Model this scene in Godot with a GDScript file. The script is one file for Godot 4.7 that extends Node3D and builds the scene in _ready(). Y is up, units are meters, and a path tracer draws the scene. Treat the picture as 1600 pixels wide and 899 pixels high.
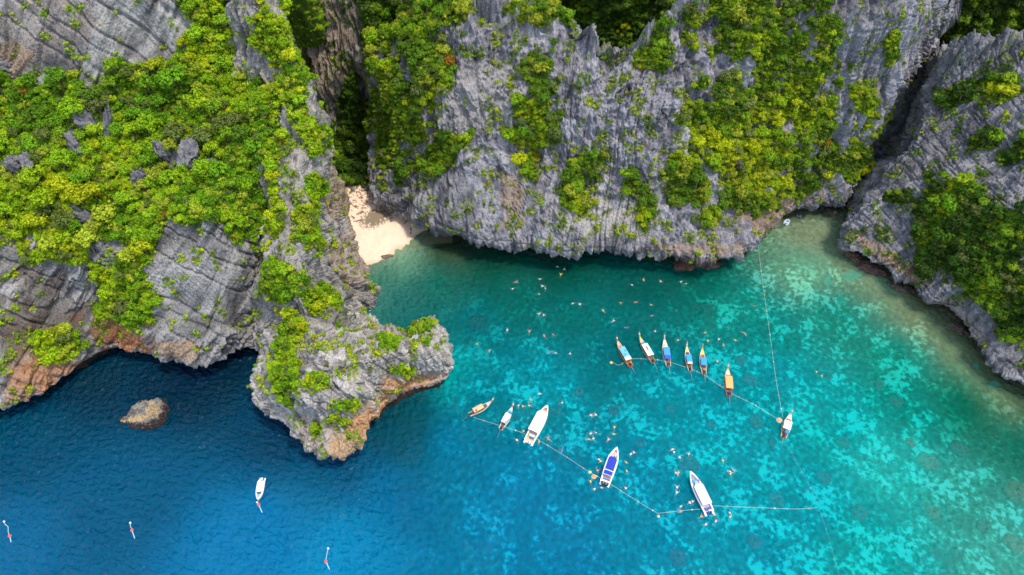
extends Node3D
# A limestone bay seen from the air: cliffs, headland, beach, reef water, boats and swimmers.
# One unit is one metre; the survey below was taken from a known height, so that a sighted point of a
# known height above the sea gives its place in the world.

const SEAT := Vector3(0, 170, 0)
const DOWN := 52.0            # degrees the survey camera looks below the horizon
const FOC := 1085.0           # focal length in survey units (picture 1600 x 899)

var rng := RandomNumberGenerator.new()
var taken := {}

# ------------------------------------------------------------------ helpers
func sight(px: float, py: float, h := 0.0) -> Vector3:      # sighted point of height h -> world
	var a := deg_to_rad(DOWN)
	var x := (px - 800.0) / FOC
	var y := -(py - 449.5) / FOC
	var dy := y * cos(a) - sin(a)
	var dz := -cos(a) - y * sin(a)
	var t := (SEAT.y - h) / -dy
	return Vector3(x * t, h, dz * t)

func survey(p: Vector3) -> Vector2:                          # world -> survey map
	var a := deg_to_rad(DOWN)
	var r := p - SEAT
	var depth := -r.z * cos(a) - r.y * sin(a)
	var up := -r.z * sin(a) + r.y * cos(a)
	if depth < 1.0:
		return Vector2(-9999, -9999)
	return Vector2(800.0 + FOC * r.x / depth, 449.5 - FOC * up / depth)

func numbered(called: String) -> String:
	var n: int = taken.get(called, 0)
	taken[called] = n + 1
	return called if n == 0 else "%s_%03d" % [called, n]

func tag(o: Node, label := "", category := "", group := "", kind := "") -> Node:
	if label: o.set_meta("label", label)
	if category: o.set_meta("category", category)
	if group: o.set_meta("group", group)
	if kind: o.set_meta("kind", kind)
	return o

func obj(called: String, mesh: Mesh, mat: Material, parent: Node = null) -> MeshInstance3D:
	var o := MeshInstance3D.new()
	o.mesh = mesh
	o.material_override = mat
	if parent == null:
		o.name = numbered(called)
		add_child(o)
	else:
		o.name = called
		parent.add_child(o, true)
	return o

func base(called: String, at := Vector3.ZERO, turn := 0.0) -> Node3D:
	var o := Node3D.new()
	o.name = numbered(called)
	add_child(o)
	o.position = at
	o.rotation.y = turn
	return o

func lin(r: float, g: float, b: float) -> Color:            # 0-255 sRGB -> linear
	return Color(r / 255.0, g / 255.0, b / 255.0).srgb_to_linear()

func noise(kind: int, freq: float, oct: int, sd: int, fractal := FastNoiseLite.FRACTAL_FBM) -> FastNoiseLite:
	var n := FastNoiseLite.new()
	n.seed = sd
	n.noise_type = kind
	n.frequency = freq
	n.fractal_type = fractal
	n.fractal_octaves = oct
	return n

func paint(c: Color, rough := 0.6, metal := 0.0) -> StandardMaterial3D:
	var m := StandardMaterial3D.new()
	m.albedo_color = c.linear_to_srgb()
	m.roughness = rough
	m.metallic = metal
	return m

func grid_mesh(v: PackedVector3Array, nu: int, nv: int, col: PackedColorArray, uv := PackedVector2Array()) -> ArrayMesh:
	# u runs to the right, v upwards when seen from the front
	var nor := PackedVector3Array()
	nor.resize(v.size())
	var idx := PackedInt32Array()
	idx.resize((nu - 1) * (nv - 1) * 6)
	for j in nv:
		var j0 := maxi(j - 1, 0) * nu
		var j1 := mini(j + 1, nv - 1) * nu
		for i in nu:
			var k := j * nu + i
			var du := v[j * nu + mini(i + 1, nu - 1)] - v[j * nu + maxi(i - 1, 0)]
			var dv := v[j1 + i] - v[j0 + i]
			nor[k] = du.cross(dv).normalized()
	var q := 0
	for j in nv - 1:
		for i in nu - 1:
			var a := j * nu + i
			idx[q] = a; idx[q + 1] = a + nu; idx[q + 2] = a + 1
			idx[q + 3] = a + 1; idx[q + 4] = a + nu; idx[q + 5] = a + nu + 1
			q += 6
	var arr := []
	arr.resize(Mesh.ARRAY_MAX)
	arr[Mesh.ARRAY_VERTEX] = v
	arr[Mesh.ARRAY_NORMAL] = nor
	if col.size(): arr[Mesh.ARRAY_COLOR] = col
	if uv.size(): arr[Mesh.ARRAY_TEX_UV] = uv
	arr[Mesh.ARRAY_INDEX] = idx
	var m := ArrayMesh.new()
	m.add_surface_from_arrays(Mesh.PRIMITIVE_TRIANGLES, arr)
	return m

# ------------------------------------------------------------------ rock
var n_big := noise(FastNoiseLite.TYPE_SIMPLEX_SMOOTH, 0.035, 2, 11)
var n_rid := noise(FastNoiseLite.TYPE_SIMPLEX, 0.085, 3, 12, FastNoiseLite.FRACTAL_RIDGED)
var n_fin := noise(FastNoiseLite.TYPE_SIMPLEX, 0.33, 3, 13, FastNoiseLite.FRACTAL_RIDGED)
var n_mic := noise(FastNoiseLite.TYPE_SIMPLEX, 0.9, 2, 14)
var n_cell := noise(FastNoiseLite.TYPE_CELLULAR, 0.16, 1, 15)
var n_tone := noise(FastNoiseLite.TYPE_SIMPLEX_SMOOTH, 0.05, 4, 16)
var n_streak := noise(FastNoiseLite.TYPE_SIMPLEX, 0.35, 3, 17)
var n_veg := noise(FastNoiseLite.TYPE_SIMPLEX_SMOOTH, 0.075, 4, 18)
var n_joint := noise(FastNoiseLite.TYPE_SIMPLEX, 1.0, 1, 20, FastNoiseLite.FRACTAL_RIDGED)
var n_small := noise(FastNoiseLite.TYPE_SIMPLEX, 0.22, 3, 19)
var plots := []                # what grows where: {pos, nor, grow, tone, zone}

func ellipse(p: Vector2, e: Array) -> float:                 # 1 in the middle, 0 at the rim, below outside
	var d := (p - Vector2(e[0], e[1])).rotated(-deg_to_rad(e[4] if e.size() > 4 else 0.0))
	return 1.0 - Vector2(d.x / e[2], d.y / e[3]).length()

# columns: for each station along the cliff the sighted points (x, y, height) from the waterline up to the crest
func cliff(called: String, label: String, columns: Array, nu: int, o: Dictionary) -> void:
	var lines := []
	var knots := []
	for c in columns:
		var w := PackedVector3Array()
		var k := PackedFloat32Array()
		var face := PackedVector3Array()
		for p in c:
			face.append(sight(p.x, p.y, p.z))
		if o.has("shift"):
			for i in face.size(): face[i] += o.shift
		var inward: Vector3 = face[-1] - face[0]
		inward.y = 0
		inward = inward.normalized()
		var L := face[0]
		var nd: float = o.get("notch", 3.0)
		if nd > 0.0:
			w.append(Vector3(L.x, -7, L.z) + inward * 0.2); k.append(-0.16)
			w.append(Vector3(L.x, -1.2, L.z) + inward * nd * 0.8); k.append(-0.1)
			w.append(Vector3(L.x, 1.0, L.z) + inward * nd); k.append(-0.06)
			w.append(Vector3(L.x, lerpf(1.0, L.y, 0.75), L.z) + inward * nd * 0.55); k.append(-0.025)
		var run := 0.0
		var total := 0.0
		for i in range(1, face.size()): total += face[i].distance_to(face[i - 1])
		for i in face.size():
			if i > 0: run += face[i].distance_to(face[i - 1])
			w.append(face[i]); k.append(run / total)
		var bk: Array = o.get("back", [8.0, 8.0, 30.0, 45.0])
		if bk.size():
			w.append(face[-1] + inward * bk[0] - Vector3(0, bk[1], 0)); k.append(1.1)
			w.append(face[-1] + inward * bk[2] - Vector3(0, bk[3], 0)); k.append(1.3)
		lines.append(w)
		knots.append(k)
	var at_v := PackedFloat32Array()
	var nface: int = o.get("nv", 200)
	if o.get("notch", 3.0) > 0.0:
		for i in 22: at_v.append(-0.16 + 0.16 * i / 22.0)
	for i in nface: at_v.append(float(i) / (nface - 1))
	if o.get("back", [1]).size():
		for i in 14: at_v.append(1.0 + 0.3 * (i + 1) / 14.0)
	var nv := at_v.size()
	var nc := columns.size()
	# rails[j] = the point of every column at level j
	var v := PackedVector3Array()
	v.resize(nu * nv)
	var ring: bool = o.get("ring", false)
	for j in nv:
		var s := at_v[j]
		var row := PackedVector3Array()
		for c in nc:
			var w: PackedVector3Array = lines[c]
			var k: PackedFloat32Array = knots[c]
			var n := k.size()
			var i := 0
			while i < n - 2 and k[i + 1] < s: i += 1
			var i0 := maxi(i - 1, 0)
			var i3 := mini(i + 2, n - 1)
			var t := (s - k[i]) / (k[i + 1] - k[i])
			var p := w[i].lerp(w[i + 1], t)
			if i0 != i and i3 != i + 1:
				p = p.lerp(w[i].cubic_interpolate_in_time(w[i + 1], w[i0], w[i3], t, k[i + 1] - k[i], k[i0] - k[i], k[i3] - k[i]), 0.8)
			row.append(p)
		for i in nu:
			var u := float(i) / (nu - 1) * (nc if ring else nc - 1)
			var c := mini(int(u), nc - 1 if ring else nc - 2)
			var t := u - c
			if ring:
				v[j * nu + i] = row[c].cubic_interpolate(row[(c + 1) % nc], row[posmod(c - 1, nc)], row[(c + 2) % nc], t)
			else:
				v[j * nu + i] = row[c].cubic_interpolate(row[c + 1], row[maxi(c - 1, 0)], row[mini(c + 2, nc - 1)], t)
	if ring:
		for i in nu:
			for j in range(nv - 6, nv): v[j * nu + i] = v[j * nu + i].lerp(lines[0][-1], smoothstep(0.0, 5.0, j - nv + 6.0))
	# relief
	var amp: float = o.get("amp", 1.0)
	var flute: Vector3 = o.get("flute", Vector3(0, 1, 0)).normalized()
	var str_: float = o.get("stretch", 0.68)
	var blocks: float = o.get("blocks", 0.7)
	var out := PackedVector3Array()
	out.resize(v.size())
	var col := PackedColorArray()
	col.resize(v.size())
	var woods: Array = o.get("woods", [])
	var bare: Array = o.get("bare", [])
	var stains: Array = o.get("stains", [])
	var rock: Color = o.get("rock", Color(0.25, 0.245, 0.265))
	var scrub: float = o.get("scrub", 0.5)
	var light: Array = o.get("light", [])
	var grain: float = o.get("grain", 1.0)
	var joints: Array = o.get("joints", [])
	for e in joints: e[0] = e[0].normalized()
	var plain_: Array = o.get("smooth", [])
	for j in nv:
		var s := at_v[j]
		for i in nu:
			var k := j * nu + i
			var P := v[k]
			var du := v[j * nu + mini(i + 1, nu - 1)] - v[j * nu + maxi(i - 1, 0)]
			var dv := v[mini(j + 1, nv - 1) * nu + i] - v[maxi(j - 1, 0) * nu + i]
			var N := du.cross(dv).normalized()
			var px := survey(P)
			var wood := -1.0
			for e in woods: wood = maxf(wood, ellipse(px, e))
			for e in bare: wood = minf(wood, -ellipse(px, e) * 2.0)
			var nveg := n_veg.get_noise_3dv(P)
			var frag: float = o.get("frag", 1.1)
			var grow := clampf(wood * 2.2 + 0.35 + nveg * frag + n_small.get_noise_3dv(P * 0.7) * (frag - 0.9) * 1.3 - maxf(0.0, frag - 1.2) * 0.55 * (1.0 - wood), -1.0, 1.0) if wood > -0.6 else -1.0
			if s < 0.04: grow = -1.0
			var Q := P - flute * (P.dot(flute) * str_)
			Q *= grain
			var warp := n_big.get_noise_3dv(P * grain)
			Q += Vector3(warp, 0, warp) * 3.0
			var rid := n_rid.get_noise_3dv(Q)
			var Q2 := (P - flute * (P.dot(flute) * minf(str_ + 0.17, 0.92))) * grain
			var fin := n_fin.get_noise_3dv(Q2)
			var mic := n_mic.get_noise_3dv(P * sqrt(grain))
			n_cell.cellular_return_type = FastNoiseLite.RETURN_CELL_VALUE
			var cell := n_cell.get_noise_3dv(Q * 1.3)
			var soft := 1.0 - 0.55 * clampf(grow * 2.0, 0.0, 1.0)
			var calm := 0.0
			for e in plain_: calm = maxf(calm, ellipse(px, e))
			var lively := 1.0 - 0.72 * smoothstep(0.0, 0.4, calm)
			soft *= lively
			var d := (warp * 3.4 + (rid - 0.45) * 2.3 * lively + (fin - 0.4) * 0.85 * soft + mic * 0.3 * soft + cell * blocks * soft) * amp
			var groove := 0.0
			for e in joints:
				var J: Vector3 = e[0]
				var g := n_joint.get_noise_3dv((J * (P.dot(J) * 0.9 + warp * 1.2) + P * 0.10) * float(e[1]) + J * 31.0)
				groove += smoothstep(0.6, 1.0, g) * float(e[2]) * (0.4 + 0.6 * clampf(0.5 + rid, 0.0, 1.0))
			d -= groove * (0.35 + 0.65 * (1.0 - clampf(grow * 2.0, 0.0, 1.0)))
			if s < 0.0: d *= 0.55
			if ring: d *= 1.0 - smoothstep(nv - 8.0, nv - 2.0, j)
			var crest := smoothstep(0.86, 1.0, s) * (1.0 - smoothstep(1.0, 1.12, s)) * float(o.get("spires", 1.0))
			out[k] = P + N * d + Vector3(0, maxf(rid + 0.25, 0.0) * 4.5 * crest * soft, 0)
			# colour of the stone itself
			var tone := n_tone.get_noise_3dv(P)
			var c := rock * (1.0 + 0.45 * tone + 0.35 * cell)
			var streak := n_streak.get_noise_3dv(Vector3(P.x, P.y * 0.13, P.z) if o.get("streaky", true) else Q * 0.6)
			c = c.lerp(Color(0.07, 0.07, 0.08), clampf(streak * 1.4 - 0.1, 0.0, 0.6))
			c = c.lerp(Color(0.46, 0.43, 0.40), clampf(-streak * 1.3 - 0.25 + 0.4 * mic, 0.0, 0.5))
			var rust := 0.0
			for e in stains:
				var q := ellipse(px, e) * 1.6 + n_small.get_noise_3dv(Q) * 0.9
				if q > 0.0:
					c = c.lerp(e[5], clampf(q * 1.5, 0.0, float(e[6])))
			if o.has("wet"): c = c.lerp(Color(0.05, 0.035, 0.035), smoothstep(float(o.wet) + 0.25, float(o.wet) - 0.2, P.y + mic * 0.5))
			if P.y < 3.2 and s < 0.05:                            # tide band: dark weed and oysters
				c = c.lerp(Color(0.055, 0.04, 0.035), smoothstep(3.2, 1.8, P.y + mic * 0.8))
			# moss and low scrub on the stone
			var moss := n_small.get_noise_3dv(P * 0.8) + 0.35 * N.y - 0.25 + scrub * 0.25
			var flat_green := 0.0
			if s > 0.05 and moss > 0.25:
				flat_green = clampf((moss - 0.25) * 4.0, 0.0, 0.75)
			c = c.lerp(Color(0.19, 0.23, 0.03), flat_green * 0.6)
			c = c.lerp(Color(0.10, 0.15, 0.02), clampf(grow * 3.0, 0.0, 1.0))
			c.a = 1.0
			col[k] = c
			if s > 0.02 and s < 1.31:
				if called == "headland" and k % 7 == 0: woods_pts.append([px, P + N * d])
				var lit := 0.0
				for e in light: lit += clampf(ellipse(px, e) * 1.5, 0.0, 1.0) * float(e[5])  # leaf tone by place; brightness of sunlit slopes painted into the leaf colour
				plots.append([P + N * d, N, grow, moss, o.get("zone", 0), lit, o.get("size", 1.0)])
	var m := grid_mesh(out, nu, nv, col)
	var g := obj(called, m, M.rock)
	tag(g, label, "", "", "structure")

# ------------------------------------------------------------------ materials
var M := {}
func noise_tex(n: FastNoiseLite, size: int, normal := false, strength := 8.0, ramp: Gradient = null) -> NoiseTexture2D:
	var t := NoiseTexture2D.new()
	t.width = size; t.height = size
	t.seamless = true
	t.noise = n
	t.as_normal_map = normal
	t.bump_strength = strength
	if ramp: t.color_ramp = ramp
	return t

func materials() -> void:
	var r := StandardMaterial3D.new()
	r.vertex_color_use_as_albedo = true
	r.roughness = 0.95
	r.metallic_specular = 0.2
	r.uv1_triplanar = true
	r.uv1_world_triplanar = true
	r.uv1_scale = Vector3.ONE / 9.0
	var gr := Gradient.new()
	gr.offsets = PackedFloat32Array([0.0, 0.42, 0.6, 1.0])
	gr.colors = PackedColorArray([Color(0.5, 0.5, 0.52), Color(0.84, 0.84, 0.84), Color(0.94, 0.93, 0.92), Color(1, 1, 1)])
	r.albedo_texture = noise_tex(noise(FastNoiseLite.TYPE_SIMPLEX, 0.012, 5, 31, FastNoiseLite.FRACTAL_RIDGED), 512, false, 8, gr)
	r.normal_enabled = true
	r.normal_texture = noise_tex(noise(FastNoiseLite.TYPE_SIMPLEX, 0.016, 5, 32, FastNoiseLite.FRACTAL_RIDGED), 512, true, 15.0)
	r.normal_scale = 1.0
	M.rock = r
	var lf := StandardMaterial3D.new()
	lf.vertex_color_use_as_albedo = true
	lf.roughness = 0.7
	lf.metallic_specular = 0.3
	lf.backlight_enabled = true
	lf.backlight = Color(0.75, 0.8, 0.4)
	M.leaf = lf
	M.bark = paint(Color(0.16, 0.13, 0.10), 0.9)
	M.sand = paint(lin(235, 212, 175), 0.95)

# ------------------------------------------------------------------ setting
func camera_and_light() -> void:
	var cam := Camera3D.new()
	cam.name = "camera"
	cam.position = SEAT
	cam.rotation_degrees = Vector3(-DOWN, 0, 0)
	cam.fov = rad_to_deg(2.0 * atan(449.5 / FOC))
	cam.near = 1.0
	cam.far = 6000.0
	cam.current = true
	add_child(cam)
	var env := Environment.new()
	env.background_mode = Environment.BG_SKY
	var sky := Sky.new()
	var sm := ProceduralSkyMaterial.new()
	sm.sky_top_color = Color(0.74, 0.82, 0.93)
	sm.sky_horizon_color = Color(0.93, 0.95, 0.97)
	sm.sky_curve = 0.18
	sm.ground_bottom_color = Color(0.25, 0.4, 0.5)
	sm.ground_horizon_color = Color(0.7, 0.78, 0.84)
	sm.sky_energy_multiplier = 1.1
	sky.sky_material = sm
	env.sky = sky
	env.background_energy_multiplier = 1.0
	env.tonemap_mode = Environment.TONE_MAPPER_LINEAR
	env.tonemap_exposure = 1.4
	env.sdfgi_enabled = true
	env.ssao_enabled = true
	env.ssil_enabled = true
	var we := WorldEnvironment.new()
	we.name = "world_environment"
	we.environment = env
	add_child(we)
	var sun := DirectionalLight3D.new()
	sun.name = "sun"
	sun.light_color = Color(1.0, 0.96, 0.89)
	sun.light_energy = 0.88
	sun.light_angular_distance = 8.0
	sun.shadow_enabled = true
	add_child(sun)
	sun.look_at_from_position(Vector3(34, 100, 12), Vector3.ZERO, Vector3.UP)

# colours of the water body at sighted points of the sea (as the eye sees them, 0-255; some cliff shade painted into the dark alcove)
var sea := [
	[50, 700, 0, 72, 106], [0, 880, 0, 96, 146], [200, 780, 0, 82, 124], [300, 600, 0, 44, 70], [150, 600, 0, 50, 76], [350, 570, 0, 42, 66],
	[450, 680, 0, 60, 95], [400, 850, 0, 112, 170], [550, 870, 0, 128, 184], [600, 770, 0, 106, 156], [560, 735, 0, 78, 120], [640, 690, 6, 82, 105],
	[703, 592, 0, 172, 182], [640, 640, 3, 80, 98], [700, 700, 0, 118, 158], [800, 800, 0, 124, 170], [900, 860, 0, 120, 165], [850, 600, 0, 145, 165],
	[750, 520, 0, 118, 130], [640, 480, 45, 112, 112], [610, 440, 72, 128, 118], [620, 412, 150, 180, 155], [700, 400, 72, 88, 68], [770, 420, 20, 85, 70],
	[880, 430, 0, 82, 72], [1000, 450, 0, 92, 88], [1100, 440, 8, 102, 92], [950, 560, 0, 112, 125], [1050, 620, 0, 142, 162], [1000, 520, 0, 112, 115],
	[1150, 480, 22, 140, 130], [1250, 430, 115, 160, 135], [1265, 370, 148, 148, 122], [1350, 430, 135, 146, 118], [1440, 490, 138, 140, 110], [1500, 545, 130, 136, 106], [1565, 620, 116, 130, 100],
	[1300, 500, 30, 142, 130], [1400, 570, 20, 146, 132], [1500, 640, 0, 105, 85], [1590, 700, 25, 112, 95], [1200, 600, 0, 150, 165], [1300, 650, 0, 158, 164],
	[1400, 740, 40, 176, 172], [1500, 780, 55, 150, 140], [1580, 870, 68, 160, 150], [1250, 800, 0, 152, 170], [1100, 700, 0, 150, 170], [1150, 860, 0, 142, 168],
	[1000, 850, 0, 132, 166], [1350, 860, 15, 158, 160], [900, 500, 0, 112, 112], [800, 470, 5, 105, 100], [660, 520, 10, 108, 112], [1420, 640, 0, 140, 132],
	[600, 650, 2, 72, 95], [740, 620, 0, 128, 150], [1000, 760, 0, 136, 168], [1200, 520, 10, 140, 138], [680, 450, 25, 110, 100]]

# sand flats, as sighted: x, y, half width, half height, turn, brightness
var sea_c := []
func sea_color(x: float, z: float) -> Color:
	if sea_c.is_empty():
		for s in sea:
			var p := sight(s[0], s[1], -3.0)
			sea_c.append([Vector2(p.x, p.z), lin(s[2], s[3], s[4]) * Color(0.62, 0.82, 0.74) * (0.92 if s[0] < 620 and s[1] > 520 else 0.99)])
	var acc := Color(0, 0, 0)
	var tot := 0.0
	var q := Vector2(x, z)
	for s in sea_c:
		var d2: float = q.distance_squared_to(s[0]) + 9.0
		var w := 1.0 / (d2 * d2)
		acc += s[1] * w
		tot += w
	return acc / tot

func shore(p: Vector2) -> float:             # reef flat along the foot of the right cliff, by the cove and the beach: 1 shallow
	var best := 0.0
	for e in [[1270, 380, 100, 80, 0], [1390, 450, 130, 60, 38], [1520, 570, 150, 60, 40], [620, 405, 70, 50, -30], [700, 395, 60, 30, 10]]:
		best = maxf(best, ellipse(p, e))
	return clampf(best * 1.6, 0.0, 1.0)

var beach_out := PackedVector2Array()
func sand_height(x: float, z: float) -> float:   # the beach: a wedge of sand between the cliffs
	# distance in from the waterline, which runs from the left rocks to the right cliff
	var a := sight(588, 410, 0)
	var b := sight(668, 362, 0)
	var line := Vector2(b.x - a.x, b.z - a.z)
	var q := Vector2(x - a.x, z - a.z)
	var inland := (q.x * line.y - q.y * line.x) / line.length()
	var along := q.dot(line) / line.length_squared()
	inland += sin(along * 5.0) * 0.8
	if along < -1.4 or along > 2.4: return -99.0
	return inland * 0.19 if inland > 0.0 else inland * 0.55

func shore_at(x: float, z: float) -> float:
	return shore(survey(Vector3(x, -1.5, z))) if x > 60.0 or z < -135.0 else 0.0

func px_pools(x: float, z: float) -> float:      # clear hollows in the reef flat by the right shore
	if x < 70.0: return 0.0
	var p := survey(Vector3(x, -1.5, z))
	var best := 0.0
	for e in [[1332, 430, 18, 11], [1388, 446, 9, 8], [1552, 602, 11, 7], [1524, 574, 7, 5], [1187, 378, 8, 6], [1296, 435, 8, 9], [1318, 464, 6, 7]]:
		best = maxf(best, ellipse(p, e))
	return best

const X0 := -190.0
const X1 := 190.0
const Z0 := -205.0
const Z1 := -30.0

func seabed() -> void:
	# colour of the bottom as seen through the water: sand, turf and coral patches
	var tw := 1900
	var th := 875
	var cw := 96
	var ch := 44
	var coarse := []
	for j in ch + 1:
		for i in cw + 1:
			var x := lerpf(X0, X1, float(i) / cw)
			var z := lerpf(Z0, Z1, float(j) / ch)
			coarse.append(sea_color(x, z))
	var n1 := noise(FastNoiseLite.TYPE_SIMPLEX_SMOOTH, 0.085, 5, 41)
	n1.fractal_gain = 0.62
	var n2 := noise(FastNoiseLite.TYPE_SIMPLEX, 0.42, 4, 42)
	n2.fractal_gain = 0.6
	var n3 := noise(FastNoiseLite.TYPE_SIMPLEX_SMOOTH, 0.13, 2, 43)
	var data := PackedByteArray()
	data.resize(tw * th * 3)
	var q := 0
	for j in th:
		var z := lerpf(Z0, Z1, (j + 0.5) / th)
		var fj := (j + 0.5) / th * ch
		var cj := mini(int(fj), ch - 1)
		fj -= cj
		for i in tw:
			var x := lerpf(X0, X1, (i + 0.5) / tw)
			var fi := (i + 0.5) / tw * cw
			var ci := mini(int(fi), cw - 1)
			fi -= ci
			var k := cj * (cw + 1) + ci
			var c: Color = coarse[k].lerp(coarse[k + 1], fi).lerp(coarse[k + cw + 1].lerp(coarse[k + cw + 2], fi), fj)
			var lum := c.g
			var a := n1.get_noise_2d(x, z)
			var b := n2.get_noise_2d(x, z)
			var d := n3.get_noise_2d(x + b * 4.0, z + a * 4.0)
			var rough := clampf((lum - 0.06) * 7.0, 0.0, 1.0) * clampf((x + 50.0) / 50.0, 0.0, 1.0) * (1.0 - 0.9 * shore_at(x, z))
			var w := a * 1.5 + b * 0.7
			var sandy := smoothstep(0.15, 0.75, w + (lum - 0.2) * 0.9 + 0.35 * n3.get_noise_2d(x * 0.13, z * 0.13)) * rough
			var dark := smoothstep(0.02, 0.45, -w) * (0.25 + 0.75 * rough)
			c = c.lerp(c * 3.2 + Color(0.01, 0.24, 0.21), sandy)
			c = c.lerp(c * Color(0.75, 0.36, 0.42), dark * 0.9)
			c *= 1.0 + 0.75 * b * (0.25 + rough)
			var heads := smoothstep(0.42, 0.5, d) * rough           # dark rounded coral
			c = c.lerp(c * Color(1.2, 0.5, 0.55), heads * 0.8)
			if px_pools(x, z) > 0.0: c = c.lerp(Color(0.02, 0.42, 0.32), 0.8 * smoothstep(0.0, 0.4, px_pools(x, z) + b * 0.4))
			c = c.linear_to_srgb()
			data[q] = clampi(int(c.r * 255.0), 0, 255); data[q + 1] = clampi(int(c.g * 255.0), 0, 255); data[q + 2] = clampi(int(c.b * 255.0), 0, 255)
			q += 3
	var im := Image.create_from_data(tw, th, false, Image.FORMAT_RGB8, data)
	var m := StandardMaterial3D.new()
	m.albedo_texture = ImageTexture.create_from_image(im)
	m.texture_repeat = false
	m.roughness = 1.0
	m.metallic_specular = 0.0
	m.albedo_color = Color(SEABED, SEABED, SEABED).linear_to_srgb()
	var st := 1.5
	var xs := PackedFloat32Array([-2500, -900, -400, -240])
	var x := X0
	while x <= X1: xs.append(x); x += st
	xs.append_array(PackedFloat32Array([240, 400, 900, 2500]))
	var zs := PackedFloat32Array([1500, 600, 200, 60, 0])
	var z := Z1
	while z >= Z0: zs.append(z); z -= st
	zs.append_array(PackedFloat32Array([-260, -400, -900, -2500]))
	var v := PackedVector3Array()
	var uv := PackedVector2Array()
	var nb := noise(FastNoiseLite.TYPE_SIMPLEX_SMOOTH, 0.12, 3, 44)
	for zz in zs:
		for xx in xs:
			var p := survey(Vector3(xx, 0, zz))
			var deep := lerpf(-4.0, -1.1, shore(p)) + nb.get_noise_2d(xx, zz) * 0.5
			if xx < -20.0: deep = lerpf(deep, -8.0, clampf((-20.0 - xx) / 40.0, 0.0, 1.0) * clampf((zz + 125.0) / 20.0, 0.0, 1.0))
			v.append(Vector3(xx, deep, zz))
			uv.append(Vector2(clampf((xx - X0) / (X1 - X0), 0.001, 0.999), clampf((zz - Z0) / (Z1 - Z0), 0.001, 0.999)))
	tag(obj("seabed", grid_mesh(v, xs.size(), zs.size(), PackedColorArray(), uv), m), "coral and sand sea bottom seen through clear turquoise water", "", "", "structure")

const SEABED := 1.0

func sea_surface() -> void:
	var m := StandardMaterial3D.new()
	m.transparency = BaseMaterial3D.TRANSPARENCY_ALPHA
	var white := Image.create(4, 4, false, Image.FORMAT_RGBA8)
	white.fill(Color.WHITE)
	m.albedo_texture = ImageTexture.create_from_image(white)
	m.vertex_color_use_as_albedo = true
	m.roughness = 0.08
	m.metallic_specular = 0.22
	m.normal_enabled = true
	var n := noise(FastNoiseLite.TYPE_SIMPLEX_SMOOTH, 0.022, 4, 51)
	m.normal_texture = noise_tex(n, 1024, true, 20.0)
	m.normal_scale = 1.0
	m.uv1_scale = Vector3(1.0 / 60.0, 1.0 / 38.0, 1)
	var w1 := noise(FastNoiseLite.TYPE_SIMPLEX_SMOOTH, 0.34, 3, 52)
	var w2 := noise(FastNoiseLite.TYPE_SIMPLEX_SMOOTH, 0.05, 2, 53)
	var xs := PackedFloat32Array([-2500, -900, -400, -240])
	var st := 0.5
	var x := X0
	while x <= X1: xs.append(x); x += st
	xs.append_array(PackedFloat32Array([240, 400, 900, 2500]))
	var zs := PackedFloat32Array([1500, 600, 200, 60, 0])
	var z := Z1
	while z >= Z0: zs.append(z); z -= st
	zs.append_array(PackedFloat32Array([-260, -400, -900, -2500]))
	var v := PackedVector3Array()
	var uv := PackedVector2Array()
	var col := PackedColorArray()
	var rot := deg_to_rad(-24.0)
	var cw := 64
	var ch := 30
	var coarse := []
	for j in ch + 1:
		for i in cw + 1:
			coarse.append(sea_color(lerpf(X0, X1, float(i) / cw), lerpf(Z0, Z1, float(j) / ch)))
	for zz in zs:
		for xx in xs:
			var q := Vector2(xx, zz).rotated(rot)
			var h := 0.0
			if absf(xx) < 191.0 and zz < -29.0 and zz > -206.0:
				h = w1.get_noise_2d(q.x * 0.42, q.y * 1.35) * 0.38 * (0.75 + 0.9 * w2.get_noise_2d(q.x, q.y)) * lerpf(1.0, 0.55, smoothstep(-110.0, -70.0, zz) * smoothstep(-40.0, 20.0, xx))
			v.append(Vector3(xx, h, zz))
			uv.append(q)
			var fi := clampf((xx - X0) / (X1 - X0), 0.0, 1.0) * cw
			var fj := clampf((zz - Z0) / (Z1 - Z0), 0.0, 1.0) * ch
			var ci := mini(int(fi), cw - 1)
			var cj := mini(int(fj), ch - 1)
			var k := cj * (cw + 1) + ci
			var c: Color = coarse[k].lerp(coarse[k + 1], fi - ci).lerp(coarse[k + cw + 1].lerp(coarse[k + cw + 2], fi - ci), fj - cj)
			# the more water there is under the surface, the less of the bottom comes through
			c.a = clampf(lerpf(0.58, 0.95, smoothstep(-8.0, -50.0, xx)) - shore(survey(Vector3(xx, 0, zz))) * 0.2, 0.34, 0.97)
			col.append(c)
	tag(obj("sea", grid_mesh(v, xs.size(), zs.size(), col, uv), m), "rippled sea water, deep blue outside and turquoise inside the bay", "", "", "structure")


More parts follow.
